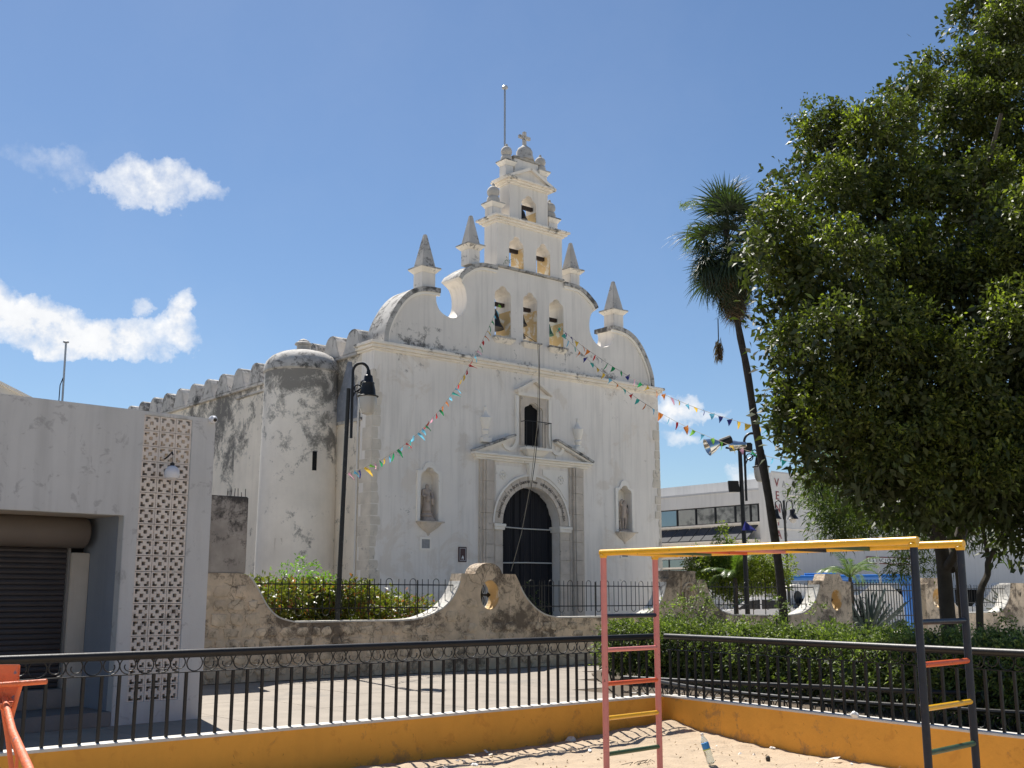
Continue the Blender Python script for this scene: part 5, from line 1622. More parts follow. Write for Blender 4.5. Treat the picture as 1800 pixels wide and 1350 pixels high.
def hook(t, x0, z0, r, s, drop):
    pts = [Vector((x0, 0, z0 - 1.4 * s)), Vector((x0, 0, z0))] + [Vector((x, 0, z)) for x, z in arc(x0 + r, z0, r, 180, 0, 14, r * 1.15)] + [Vector((x0 + 2 * r, 0, z0 - drop))]
    MB(UX).tube(pts, 0.030 * s, 8).build('lamp_hook', M['iron'], t, smooth=True, local=True)
    for (cx, cz, rr, fl) in ((x0 + 0.11 * s, z0 - 0.36 * s, 0.085 * s, 1), (x0 + 0.24 * s, z0 - 0.24 * s, 0.06 * s, -1)):
        mb = MB(UX); spiral(mb, None, cx, 0, cz, rr, fl, 0.014 * s); mb.build('scrollwork', M['iron'], t, local=True)
    MB(UX).tube([Vector((x0, 0, z0 - 0.55 * s)), Vector((x0 + .06 * s, 0, z0 - .42 * s)), Vector((x0 + .2 * s, 0, z0 - .33 * s)), Vector((x0 + .30 * s, 0, z0 - .32 * s))], 0.018 * s, 6).build('scrollwork', M['iron'], t, local=True)


ll = thing('street_lamp', 'tall black swan-neck park lamp before the church corner with bunting tied to it', 'street lamp', (-3.53, 22.9, 0))
MB(UX).tube([Vector((-0.02, 0, 0)), Vector((0.10, 0, 5.85))], [0.052, 0.043], 10).build('pole', M['iron_old'], ll, smooth=True, local=True)
MB(UX).lathe(Vector((-0.02, 0, 0)), [(0.14, 0), (0.13, 0.25), (0.08, 0.35), (0.07, 0.6)], 12).build('pole_base', M['iron_old'], ll, smooth=True, local=True)
hook(ll, 0.18, 6.20, 0.165, 1.0, 0.08)
lamp_head(ll, 0.51, 6.12, 1.02)
lr = thing('street_lamp', 'tall lamp post with bell hood and big aluminium floodlights behind the right-hand fence', 'street lamp', (6.82, 33.0, 0))
MB(UX).tube([Vector((0.06, 0, 0)), Vector((0.0, 0, 5.95))], [0.075, 0.06], 10).build('pole', M['iron_old'], lr, smooth=True, local=True)
hook(lr, 0.14, 6.08, 0.24, 1.25, 0.12)
lamp_head(lr, 0.62, 5.86, 1.2)
MB(UX).tube([Vector((-0.42, 0, 5.92)), Vector((0.34, 0, 5.80))], 0.03, 6).build('cross_arm', M['iron'], lr, local=True)
MB(UX).lathe(Vector((-0.62, -0.05, 6.06)), [(0.09, 0), (0.15, 0.10), (0.21, 0.22), (0.25, 0.36), (0.262, 0.40), (0.25, 0.40), (0.20, 0.22), (0.10, 0.06)], 24, ax=Vector((-0.88, -0.1, -0.35))).build('reflector', M['chrome'], lr, smooth=True, local=True)
MB(UX).lathe(Vector((-0.60, -0.05, 6.05)), [(0.10, -0.38), (0.12, -0.36), (0.12, -0.04), (0.09, 0.02)], 12, ax=Vector((-0.88, -0.1, -0.35))).build('ballast_box', M['iron_old'], lr, local=True)
MB(UX).lathe(Vector((0.0, -0.05, 5.98)), [(0.06, -0.22), (0.10, -0.18), (0.12, 0.0), (0.13, 0.06), (0.16, 0.16), (0.17, 0.30)], 16, ax=Vector((-0.95, 0.5, 0.0))).build('reflector', M['chrome'], lr, smooth=True, local=True)
MB(UX).box(0.08, 0.36, -0.14, 0.10, 5.80, 6.06).build('ballast_box', M['iron_old'], lr, local=True, bevel=0.03)
mb = MB(UX); mb.frust(-0.36, -0.04, -0.06, 0.10, 4.60, -0.40, -0.10, -0.10, 0.02, 4.92); mb.build('floodlight_box', M['black'], lr, local=True, bevel=0.01)
dl = thing('street_lamp', 'small distant double-headed park lamp in front of the far building', 'street lamp', tuple(at(1385, 1045, 50) - Vector((0, 0, 1.6))))
MB(UX).tube([Vector((0.06, 0, 0)), Vector((0, 0, 5.75))], [0.07, 0.05], 8).build('pole', M['iron_old'], dl, local=True)
for sx_ in (-1, 1):
    MB(UX).tube([Vector((sx_ * .04, 0, 4.9)), Vector((sx_ * .12, 0, 5.6))] + [Vector((sx_ * (.12 + .13 - .13 * math.cos(R(t_))), 0, 5.6 + .15 * math.sin(R(t_)))) for t_ in range(20, 181, 20)] + [Vector((sx_ * .38, 0, 5.4))], 0.028, 6).build('lamp_hook', M['iron'], dl, local=True)
    MB(UX).lathe(Vector((sx_ * .38, 0, 5.35)), [(0.26, -0.42), (0.24, -0.40), (0.14, -0.25), (0.12, 0.0), (0.03, 0.05)], 14).build('lamp_hood', M['iron'], dl, smooth=True, local=True)
    MB(UX).lathe(Vector((sx_ * .38, 0, 5.35)), [(0.03, -0.60), (0.14, -0.55), (0.17, -0.43)], 12).build('lamp_glass', M['globe'], dl, smooth=True, local=True)
sp = thing('sign_pole', 'thin grey pole standing in front of the parking sign', 'pole', tuple(at(1550, 1045, 44) - Vector((0, 0, 1.6))))
MB(UX).tube([Vector((0.12, 0, 0)), Vector((-0.12, 0, 3.6))], 0.05, 8).build('pole', M['steel'], sp, smooth=True, local=True)

# =================================================================== BUNTING
pen_meshes = []
for v_ in range(5):
    mb = MB(UX)
    tw = (-0.25, 0.1, 0.35, -0.5, 0.6)[v_]
    W_, H_ = 0.24, 0.27
    rows = 4
    for r_ in range(rows + 1):
        f_ = r_ / rows
        ww = W_ * (1 - f_) / 2 + 0.002
        ang = tw * f_ * 1.8
        for sgn in (-1, 0, 1):
            mb.v.append(Vector((sgn * ww * math.cos(ang), sgn * ww * math.sin(ang) + 0.03 * math.sin(f_ * 3) + (0.02 if sgn == 0 else 0), -H_ * f_)))
    for r_ in range(rows):
        for c_ in range(2):
            i0 = r_ * 3 + c_
            mb.f.append((i0, i0 + 1, i0 + 4, i0 + 3))
    pen_meshes.append(mesh_of(mb, 'pennant', PEN[0], smooth=True))


def bunting(label, A, B, sag, n, wind, size, seed, narrow=1.0):
    q = random.Random(seed)
    b = thing('bunting', label, 'bunting', tuple(A), group='strings of paper pennants')
    pts = []
    for i in range(41):
        t_ = i / 40
        pts.append(A.lerp(B, t_) - Vector((0, 0, sag * 4 * t_ * (1 - t_))))
    MB().tube(pts, 0.006, 4).build('string', M['rope'], b)
    along = (B - A); along.z = 0; along.normalize()
    for k in range(n):
        t_ = (k + 0.5) / n
        p = A.lerp(B, t_) - Vector((0, 0, sag * 4 * t_ * (1 - t_)))
        az_ = math.atan2(along.y, along.x)
        swing = q.uniform(*wind)
        m_ = Matrix.Translation(p) @ Matrix.Rotation(az_ + q.uniform(-.5, .5), 4, 'Z') @ Matrix.Rotation(-swing, 4, 'Y') @ Matrix.Rotation(q.uniform(-.7, .7), 4, 'X') @ Matrix.Diagonal((size * narrow * q.uniform(.6, 1.1), size, size * q.uniform(.8, 1.15), 1))
        inst(pen_meshes[q.randrange(5)], 'pennant', b, m_, PEN[q.choice([0, 1, 2, 3, 4, 5, 6, 7, 8, 4, 0, 1, 3])])
    return b


A = FF.p(5.0, 0.0, 11.45)
bunting('string of twisted paper pennants from the left bell opening down to the black street lamp', A, Vector((-3.44, 22.85, 4.05)), 1.15, 44, (-1.5, -0.5), 0.9, 4, 0.55)
A = FF.p(7.65, 0.0, 11.05)
bunting('upper of the two pennant strings stretched from the right bell opening towards the big tree', A, at(1452, 770, 27), 0.75, 34, (-1.0, .4), 0.80, 9)
bunting('lower of the two pennant strings stretched from the right bell opening towards the big tree', FF.p(7.5, -0.05, 11.0), at(1452, 822, 25), 0.95, 33, (-1.0, .4), 0.80, 15)
lone = thing('pennant', 'single purple pennant tied low on the lamp post behind the hedge', 'pennant', tuple(at(1311, 930, 32.8)))
o = inst(pen_meshes[1], 'pennant_cloth', lone, Matrix.Translation(at(1307, 924, 32.8)) @ Matrix.Rotation(-1.2, 4, 'Y') @ Matrix.Diagonal((1.2, 1, 1.5, 1)), PEN[2])

# =================================================================== CLIMBING FRAME
cf = thing('climbing_frame', 'painted tube climbing frame with yellow top bars, pink posts and dark blue posts', 'climbing frame', (2.0, 8.9, 0))
A1, B1, A2, B2 = Vector((0.79, 9.7, 0)), Vector((1.30, 10.2, 0)), Vector((2.69, 7.5, 0)), Vector((3.20, 8.0, 0))
up = Vector((0, 0, 1))
ZT = 1.955
for P_, nm, mt in ((A1, 'post', 'pink'), (B1, 'post', 'pink'), (A2, 'post', 'navy'), (B2, 'post', 'navy')):
    MB().tube([P_ + up * -0.1, P_ + up * (ZT - 0.02)], 0.0265, 14).build(nm, M[mt], cf, smooth=True)
for (P_, Q_) in ((A1, A2), (B1, B2)):
    e = (Q_ - P_).normalized() * 0.03
    MB().tube([P_ + up * ZT - e, Q_ + up * ZT + e], 0.0275, 16).build('top_rail', M['yellow'], cf, smooth=True)
    for X_ in (P_, Q_):
        MB().lathe(X_ + up * (ZT - .045), [(0.028, 0), (0.034, 0.01), (0.033, 0.025), (0.028, 0.03)], 12).build('weld', M['yellow'], cf, smooth=True)


def rung(P_, Q_, z, mt, r=0.019, name='rung'):
    MB().tube([P_ + up * z, Q_ + up * z], r, 10).build(name, M[mt], cf, smooth=True)


for z, mt in ((1.418, 'navy'), (1.135, 'pink'), (0.855, 'redp'), (0.575, 'yellow'), (0.285, 'green')):
    rung(A1, B1, z, mt)
for z, mt in ((1.42, 'navy'), (1.145, 'redp'), (0.868, 'yellow'), (0.59, 'green'), (0.31, 'navy')):
    rung(A2, B2, z, mt)
for k, mt in enumerate(('yellow', 'green', 'redp', 'pink', 'navy', 'green', 'yellow')):
    t_ = (k + 0.7) / 7.6
    rung(A1.lerp(A2, t_), B1.lerp(B2, t_), ZT - 0.01, mt, 0.02)

# seesaw-like frame at the left edge
ss = thing('seesaw', 'chipped coral-orange metal seesaw end with square back plate and handle bar', 'seesaw', (-2.65, 6.0, 0))
D_ = 6.0
w3 = lambda px, py, d=D_: at(px, py, d)
MB().box(w3(-22, 1200).x, w3(34, 1200).x, 5.985, 6.0, w3(0, 1232).z, w3(0, 1168).z).build('back_plate', M['coral'], ss, bevel=0.004)
MB().tube([w3(-40, 1207, 5.9), w3(82, 1198, 5.9)], 0.0135, 12).build('handle_bar', M['coral'], ss, smooth=True)
MB().tube([w3(36, 1204, 5.93), w3(27, 1236, 5.93), w3(20, 1262, 5.93)], 0.012, 10).build('brace', M['coral'], ss, smooth=True)
MB().tube([w3(-30, 1203, 5.93), w3(2, 1236, 5.93), w3(14, 1262, 5.93)], 0.012, 10).build('brace', M['coral'], ss, smooth=True)
MB().tube([w3(8, 1228, 5.95), w3(22, 1285, 5.6), w3(50, 1350, 5.0), w3(75, 1420, 4.5)], [0.016, 0.019, 0.021, 0.021], 14).build('beam', M['coral'], ss, smooth=True)
MB().tube([w3(4, 1235, 6.0), w3(14, 1300, 6.0), w3(24, 1380, 6.0)], 0.013, 10).build('leg', M['coral'], ss, smooth=True)
MB().tube([w3(12, 1262, 5.97), w3(30, 1330, 6.1), w3(26, 1390, 6.1)], 0.010, 8).build('leg', M['coral'], ss, smooth=True)
MB().box(w3(-15, 1240).x, w3(25, 1240).x, 5.86, 6.02, w3(0, 1242).z, w3(0, 1233).z).build('seat', M['coral'], ss, bevel=0.004)

# =================================================================== VEGETATION
G = np.random.default_rng(11)


def px_lobes(poly, n, d0, d1, r0, r1, seed, inset=0.75):
    q = random.Random(seed)
    xs = [p[0] for p in poly]; ys = [p[1] for p in poly]
    out_ = []
    tries = 0
    while len(out_) < n and tries < 20000:
        tries += 1
        px, py = q.uniform(min(xs), max(xs)), q.uniform(min(ys), max(ys))
        d = q.uniform(d0, d1)
        r_ = q.uniform(r0, r1)
        rp = r_ * 1984 / d * inset
        if all(in_poly(px + rp * math.cos(t_), py + rp * math.sin(t_), poly) for t_ in (0, 1.57, 3.14, 4.71)):
            out_.append((tuple(at(px, py, d)), r_))
    return out_


def limb(mb_, pts, r0, r1):
    pts = smooth_pts([tuple(p) for p in pts], 5)
    n = len(pts)
    mb_.tube([Vector(p) for p in pts], [r0 + (r1 - r0) * i / (n - 1) for i in range(n)], 9)


# big dense tree, right
bt = thing('laurel_tree', 'huge dense dark green tree filling the upper right of the view', 'tree', tuple(at(1672, 1045, 20) - Vector((0, 0, 1.6))))
poly = [(1735, -420), (1742, 0), (1712, 30), (1700, 70), (1655, 84), (1612, 110), (1592, 140), (1545, 160), (1500, 150), (1446, 168), (1428, 200), (1424, 250), (1398, 258), (1430, 292),
        (1410, 330), (1372, 310), (1348, 330), (1346, 372), (1312, 400), (1304, 436), (1340, 470), (1352, 500), (1350, 620), (1362, 700), (1380, 780), (1420, 830), (1440, 930), (1560, 940), (1800, 900), (2300, 900), (2300, -420)]
q = random.Random(12)
clumps = [(1372, 402, 50), (1364, 340, 26), (1335, 428, 24), (1448, 225, 56), (1545, 225, 66), (1612, 150, 40), (1648, 105, 22), (1480, 330, 62), (1590, 325, 70), (1690, 190, 66), (1712, 100, 34), (1775, 40, 52),
          (1765, 130, 50), (1408, 480, 55), (1490, 455, 66), (1590, 455, 74), (1700, 340, 80), (1795, 230, 80), (1395, 590, 38), (1470, 590, 66), (1570, 600, 80), (1690, 500, 86), (1800, 400, 86),
          (1398, 700, 38), (1480, 715, 70), (1590, 730, 76), (1700, 660, 86), (1800, 580, 86), (1560, 800, 50), (1655, 830, 60), (1740, 790, 76), (1840, 760, 90), (1900, 300, 100),
          (1900, 480, 100), (1930, 640, 100), (1960, 120, 100), (1860, -60, 90), (1760, -80, 60), (1980, -120, 110), (2080, 300, 120), (2080, 560, 120), (2080, 0, 120), (2180, 400, 110), (1890, 850, 70), (2000, 800, 90)]
lob = []
core = []
for (px, py, rp) in clumps:
    D = 15.2 + max(0, 560 - py) / 560 * 4.2 + q.uniform(-.7, .9)
    rad = rp * D / 1984
    c = at(px, py, D)
    core.append(((c.x, c.y, c.z), rad * 0.72))
    core.append(((c.x + q.uniform(-.2, .2), c.y + rad * 1.3, c.z - rad * .3), rad))
    core.append(((c.x + q.uniform(-.2, .2), c.y + rad * 2.4, c.z - rad * .9), rad * .95))
    for k in range(15 if rp > 35 else 7):
        d = Vector((q.gauss(0, 1), q.gauss(-.25, .9), q.gauss(.1, .9))).normalized()
        rr = rad * q.uniform(.62, .98)
        lob.append(((c.x + d.x * rr, c.y + d.y * rr, c.z + d.z * rr * .92), rad * q.uniform(.20, .40)))
    for k in range(5):
        # small sprays that break the outline
        d = Vector((q.gauss(-.3, 1), q.gauss(0, .6), q.gauss(.3, .9))).normalized()
        rr = rad * q.uniform(1.0, 1.22)
        lob.append(((c.x + d.x * rr, c.y + d.y * rr, c.z + d.z * rr), rad * q.uniform(.07, .15) + .03))
P_, N_ = lobe_points(lob, 62, G, (0.70, 1.08))
leaves('foliage', P_, N_, 0.082, 0.038, M['laurel'], bt, 21, per=6, spread=0.05)['kind'] = 'stuff'
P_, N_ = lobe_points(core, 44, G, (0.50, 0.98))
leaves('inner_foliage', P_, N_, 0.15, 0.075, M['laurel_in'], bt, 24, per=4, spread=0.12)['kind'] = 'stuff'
# sunlit tips put into leaf colour: bright tufts on the boughs' upper side
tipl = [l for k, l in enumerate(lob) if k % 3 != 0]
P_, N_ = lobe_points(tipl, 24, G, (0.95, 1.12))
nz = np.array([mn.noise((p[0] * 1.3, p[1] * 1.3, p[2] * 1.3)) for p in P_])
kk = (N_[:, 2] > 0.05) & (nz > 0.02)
leaves('sunlit_tufts', P_[kk], N_[kk] + np.array([0, 0, .5]), 0.085, 0.036, M['sunlit_tips'], bt, 26, per=8, spread=0.045)['kind'] = 'stuff'
# twigs sticking out
base = at(1672, 1045, 20); base.z = 0
tr = MB()
limb(tr, [base, base + Vector((-.08, 0, 1.0)), at(1655, 960, 20), at(1630, 850, 19.5), at(1600, 700, 19), at(1560, 520, 18.5), at(1540, 330, 18.5)], 0.16, 0.04)
limb(tr, [at(1668, 1000, 20), at(1700, 900, 20.5), at(1730, 760, 20), at(1755, 600, 19.5), at(1770, 480, 19)], 0.12, 0.04)
limb(tr, [at(1655, 965, 20), at(1640, 940, 20), at(1600, 900, 20), at(1540, 850, 19.5), at(1480, 780, 19)], 0.10, 0.02)
limb(tr, [at(1625, 830, 19.5), at(1560, 700, 19), at(1480, 600, 18.5), at(1420, 520, 18)], 0.12, 0.03)
limb(tr, [at(1690, 920, 20.3), at(1720, 850, 21), at(1780, 780, 21), at(1850, 720, 21)], 0.10, 0.03)
limb(tr, [at(1600, 700, 19), at(1640, 560, 18), at(1700, 420, 17.5), at(1760, 200, 17)], 0.10, 0.03)
limb(tr, [at(1560, 520, 18.5), at(1500, 400, 18), at(1460, 280, 18)], 0.07, 0.02)
limb(tr, [at(1662, 1000, 20), at(1684, 960, 19.6), at(1690, 880, 19.4), at(1665, 760, 19)], 0.09, 0.03)
tr.build('trunk', M['bark'], bt, smooth=True)

# feathery narrow-leaved tree below it
wt = thing('willow_tree', 'feathery narrow-leaved tree under the dense crown, in front of the far building', 'tree', tuple(at(1690, 1045, 24) - Vector((0, 0, 1.6))))
poly = [(1408, 800), (1440, 770), (1480, 750), (1560, 730), (1700, 700), (1900, 700), (1900, 860), (1800, 900), (1740, 930), (1660, 950), (1600, 985), (1560, 960), (1520, 950), (1470, 960), (1432, 930), (1414, 870)]
lob = px_lobes(poly, 60, 21.5, 25.5, 0.45, 0.85, 8, 0.7)
lob += [(tuple(at(px, py, d)), r_) for px, py, d, r_ in ((1440, 880, 22, .4), (1435, 850, 22, .35), (1450, 920, 22, .4), (1600, 990, 22, .35), (1575, 1000, 22, .25), (1640, 985, 23, .35), (1700, 940, 22, .3), (1480, 930, 22, .4))]
P_, N_ = lobe_points(lob, 34, G, (0.3, 1.1))
leaves('foliage', P_, N_, 0.15, 0.022, M['willow'], wt, 22, per=7, spread=0.06, droop=0.25)['kind'] = 'stuff'
b2 = at(1692, 1045, 24); b2.z = 0
tr = MB(); limb(tr, [b2, at(1684, 990, 24), at(1670, 930, 24), at(1600, 860, 23.5), at(1520, 830, 23)], 0.10, 0.03)
limb(tr, [at(1684, 990, 24), at(1702, 920, 24), at(1745, 840, 23.5)], 0.09, 0.03)
tr.build('trunk', M['bark'], wt, smooth=True)
# slender tree at the right edge
st_ = thing('young_tree', 'slender tree with forked dark trunk and light bunches of leaves at the right edge', 'tree', tuple(at(1722, 1045, 18) - Vector((0, 0, 1.6))))
b3 = at(1716, 1045, 18); b3.z = 0
tr = MB()
limb(tr, [b3, at(1722, 1060, 18), at(1736, 1010, 18), at(1738, 985, 18), at(1760, 950, 18), at(1800, 905, 18), at(1860, 850, 18)], 0.062, 0.03)
limb(tr, [at(1738, 985, 18), at(1730, 940, 18), at(1715, 880, 18), at(1700, 820, 18)], 0.04, 0.015)
limb(tr, [at(1745, 970, 18), at(1768, 920, 18), at(1795, 860, 18), at(1830, 800, 18)], 0.035, 0.015)
tr.build('trunk', M['bark'], st_, smooth=True)
lob = [(tuple(at(px, py, 18)), r_) for px, py, r_ in ((1765, 905, .28), (1790, 890, .3), (1745, 955, .22), (1790, 830, .35), (1800, 790, .35), (1840, 840, .5), (1860, 760, .6), (1775, 730, .3), (1800, 700, .4), (1752, 980, .15), (1715, 860, .3), (1800, 960, .2))]
P_, N_ = lobe_points(lob, 12, G, (0.2, 1.1))
leaves('foliage', P_, N_, 0.14, 0.024, M['willow'], st_, 23, per=6, spread=0.05)['kind'] = 'stuff'


def shrub(name, label, cat, lobes, per, size, width, mt, seed, perleaf=6, shell=(0.55, 1.05), stem=True, group=None):
    c = np.mean([l[0] for l in lobes], 0)
    t_ = thing(name, label, cat, (c[0], c[1], 0), group=group)
    P_, N_ = lobe_points(lobes, per, G, shell)
    k = P_[:, 2] > 0.03
    leaves('foliage', P_[k], N_[k], size, width, M[mt], t_, seed, per=perleaf, spread=size * 0.5)['kind'] = 'stuff'
    if stem:
        mb_ = MB()
        q = random.Random(seed)
        for l in lobes[::max(1, len(lobes) // 8)]:
            x, y, z = l[0]
            limb(mb_, [Vector((x, y, 0)), Vector((x + q.uniform(-.1, .1), y, z * .5)), Vector((x + q.uniform(-.15, .15), y + q.uniform(-.1, .1), z))], 0.018, 0.008)
        mb_.build('stems', M['bark'], t_)['kind'] = 'stuff'
    return t_


# foreground hedge along the garden bed
q = random.Random(3)
lobs = []
line = [(1078, 21.0), (1230, 19.5), (1400, 17.2), (1600, 14.8), (1800, 13.0), (1990, 11.8)]
for i in range(len(line) - 1):
    for k in range(15):
        f_ = k / 15
        px = line[i][0] + (line[i + 1][0] - line[i][0]) * f_; d = line[i][1] + (line[i + 1][1] - line[i][1]) * f_
        for dd in (0, 0.7):
            c = at(px + q.uniform(-8, 8), 1045, d + dd)
            r_ = q.uniform(0.26, 0.40)
            lobs.append(((c.x, c.y, 1.17 - r_ + q.uniform(-.10, .06)), r_))
            lobs.append(((c.x, c.y, 0.50 + q.uniform(-.1, .1)), r_ * 1.05))
for (px, py, d, r_) in ((1228, 1035, 20, .12), (1232, 1055, 20, .18), (1240, 1075, 20, .25), (1372, 1060, 18, .10), (1374, 1080, 18, .15), (1196, 1060, 20, .14), (1165, 1075, 20.5, .2), (1200, 1072, 20, .2), (1760, 1085, 13.5, .12), (1440, 1072, 17.2, .12)):
    lobs.append((tuple(at(px, py, d)), r_))
shrub('hedge', 'bright green small-leaved hedge behind the right-hand railing', 'hedge', lobs, 44, 0.062, 0.026, 'hedge', 31, 8)
hg = [o_ for o_ in bpy.data.objects if o_.name == 'hedge'][0]
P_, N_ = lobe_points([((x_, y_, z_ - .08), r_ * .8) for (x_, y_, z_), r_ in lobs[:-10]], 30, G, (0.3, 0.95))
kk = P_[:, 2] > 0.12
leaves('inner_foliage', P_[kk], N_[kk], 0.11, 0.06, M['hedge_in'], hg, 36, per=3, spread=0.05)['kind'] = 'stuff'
# croton hedge before the church
lobs = []
for k in range(60):
    a = -1.35 + 5.0 * q.random() * 0.82; d = q.uniform(0.9, 2.4)
    zt = 1.86 - max(0, a - 1.4) * 0.25
    r_ = q.uniform(0.25, 0.4)
    c = WF.p(a, d, 0)
    lobs.append(((c.x, c.y, max(0.3, q.choice((zt - r_, zt - r_, zt * 0.55, zt * .35)))), r_))
shrub('hedge', 'dense yellow and reddish mottled hedge behind the left railing, below the lamp', 'hedge', lobs, 46, 0.12, 0.048, 'croton', 32, 6)
lobs = [((c.x, c.y, z_), r_) for c, z_, r_ in ((WF.p(0.85, 3.0, 0), 2.02, .40), (WF.p(1.3, 3.0, 0), 1.80, .42), (WF.p(0.45, 3.1, 0), 1.8, .35), (WF.p(1.75, 2.9, 0), 1.45, .40), (WF.p(0.9, 3.0, 0), 1.2, .6))]
shrub('bush', 'bright lime-green bush rising above the mottled hedge at the lamp post', 'bush', lobs, 26, 0.09, 0.04, 'limebush', 33, 6)
lobs = []
cb_ = at(1300, 1045, 36)
for k in range(60):
    th, rr = q.uniform(0, 6.28), q.random() ** 0.5
    lobs.append(((cb_.x + rr * 1.55 * math.cos(th), cb_.y + rr * 1.3 * math.sin(th), 2.2 + q.uniform(-.55, 1.05) * (1 - rr * .6)), q.uniform(.28, .5)))
lobs += [((cb_.x - 0.5 + 0.0, cb_.y, 3.55), .22), ((cb_.x - 0.5, cb_.y, 3.85), .13), ((cb_.x - .45, cb_.y, 3.2), .3)]
shrub('small_tree', 'rounded yellow-green small tree behind the fence, beside the lamp with floodlights', 'tree', lobs, 36, 0.10, 0.045, 'yellowbush', 34, 6)
# dry little bush against the church wall
lobs = [((c.x, c.y, z_), r_) for c, z_, r_ in ((WF.p(9.3, 5.0, 0), 1.6, .35), (WF.p(9.55, 5.0, 0), 1.2, .4), (WF.p(9.1, 5.0, 0), 1.3, .3))]
shrub('bush', 'thin dark twiggy bush standing against the white church wall right of the door', 'bush', lobs, 9, 0.06, 0.02, 'willow', 35, 4)
# grass
k = 5200
xy = G.uniform((2.2, 10.2), (8.0, 15.0), (k * 3, 2))
P_ = []
for x, y in xy:
    p = Vector((x, y, 0)) - RC
    if p.dot(Vector((RU.y, -RU.x, 0))) < -0.22 and (Vector((x, y, 0)) - Vector((2.3, 14.2, 0))).dot(Vector((0.80, 0.60, 0))) < 1.3 + 0 and (x * .0 + y) < 13.8 - (x - 2.4) * 0.95 + .5:
        P_.append((x, y, 0.0))
P_ = np.array(P_[:k])
o = leaves('grass', P_, np.tile((0, 0, 1.6), (len(P_), 1)), 0.16, 0.012, M['grass'], None, 40, per=5, spread=0.03)
o['kind'] = 'stuff'

# fan palm with its long leaning trunk
pt0 = at(1378, 1080, 24); pt0.z = 0
fp_ = thing('fan_palm', 'very tall fan palm with leaning dark trunk and skirt of dead fronds', 'palm tree', tuple(pt0))
trunk = smooth_pts([tuple(pt0), tuple(at(1374, 1040, 24)), tuple(at(1352, 880, 24)), tuple(at(1330, 760, 24)), tuple(at(1313, 650, 24)), tuple(at(1298, 575, 24)), tuple(at(1284, 480, 24)), tuple(at(1276, 400, 24))], 4)
n = len(trunk)
MB().tube([Vector(p) for p in trunk], [0.100 * (1 - .35 * i / n) * (1 + .05 * math.sin(i * 2.1)) for i in range(n)], 12).build('trunk', M['palmtrunk'], fp_, smooth=True)


def fan_mesh(nl, Rl, pet, droop, wd, seed, material):
    q = random.Random(seed)
    mb = MB(UX)
    mb.tube([Vector((0, 0, 0)), Vector((pet * .5, 0, 0.03)), Vector((pet, 0, 0))], [0.018, 0.012, 0.008], 5)
    for i in range(nl):
        if q.random() < 0.12:
            continue
        dj = q.uniform(.5, 1.9)
        th = R(-105 + 210 * i / (nl - 1))
        L_ = Rl * (0.75 + 0.25 * math.cos(th * 0.8)) * q.uniform(0.85, 1.05)
        dx, dy = math.cos(th), math.sin(th)
        prev = None
        m_ = 4
        i0 = len(mb.v)
        for s_ in range(m_ + 1):
            f_ = s_ / m_
            w_ = wd * (0.35 + 1.3 * f_ if f_ < .4 else (1 - f_) * 1.45 + .05) * 0.5
            z_ = 0.10 * Rl * math.sin(f_ * 2) - droop * dj * (f_ ** 2.2) * L_
            x_, y_ = pet + dx * L_ * f_ * (1 - .25 * droop * f_), dy * L_ * f_ * (1 - .25 * droop * f_)
            mb.v += [Vector((x_ - dy * w_, y_ + dx * w_, z_ + .35 * w_)), Vector((x_, y_, z_)), Vector((x_ + dy * w_, y_ - dx * w_, z_ + .35 * w_))]
        for s_ in range(m_):
            b_ = i0 + s_ * 3
            mb.f += [(b_, b_ + 1, b_ + 4, b_ + 3), (b_ + 1, b_ + 2, b_ + 5, b_ + 4)]
    o_ = mb.build('frond', material, recalc=False)
    me = o_.data
    bpy.data.objects.remove(o_)
    return me


fans = [fan_mesh(26, 0.80, 0.72, 0.35, 0.050, 1, M['palmleaf']), fan_mesh(24, 0.78, 0.62, 0.65, 0.048, 2, M['palmleaf']), fan_mesh(24, 0.82, 0.55, 0.20, 0.05, 3, M['palmleaf'])]
dead = [fan_mesh(22, 0.75, 0.45, 0.55, 0.034, 5, M['thatch']), fan_mesh(20, 0.70, 0.40, 0.85, 0.03, 6, M['thatch'])]
q = random.Random(77)
top = Vector(at(1276, 405, 24))
for k in range(50):
    az_ = k * 2.399 + q.uniform(-.3, .3)
    el = R(84 - k * 2.2 + q.uniform(-9, 9))
    p = top + Vector((0.05, 0, 0.05 - 0.016 * k))
    m_ = Matrix.Translation(p) @ Matrix.Rotation(az_, 4, 'Z') @ Matrix.Rotation(-el, 4, 'Y') @ Matrix.Rotation(q.uniform(-.6, .6), 4, 'X')
    s_ = q.uniform(.60, 1.04)
    inst(fans[k % 3], 'frond', fp_, m_ @ Matrix.Diagonal((s_, s_, s_, 1)))
for k in range(26):
    az_ = k * 2.399 + q.uniform(-.3, .3)
    p = Vector(at(1277 + 5 * k / 26, 415 + 55 * k / 26, 24))
    m_ = Matrix.Translation(p) @ Matrix.Rotation(az_, 4, 'Z') @ Matrix.Rotation(R(12 + k * 1.3 + q.uniform(-10, 10)), 4, 'Y') @ Matrix.Rotation(q.uniform(-.8, .8), 4, 'X')
    s_ = q.uniform(.66, .98)
    inst(fans[k % 3], 'frond', fp_, m_ @ Matrix.Diagonal((s_, s_, s_, 1)))
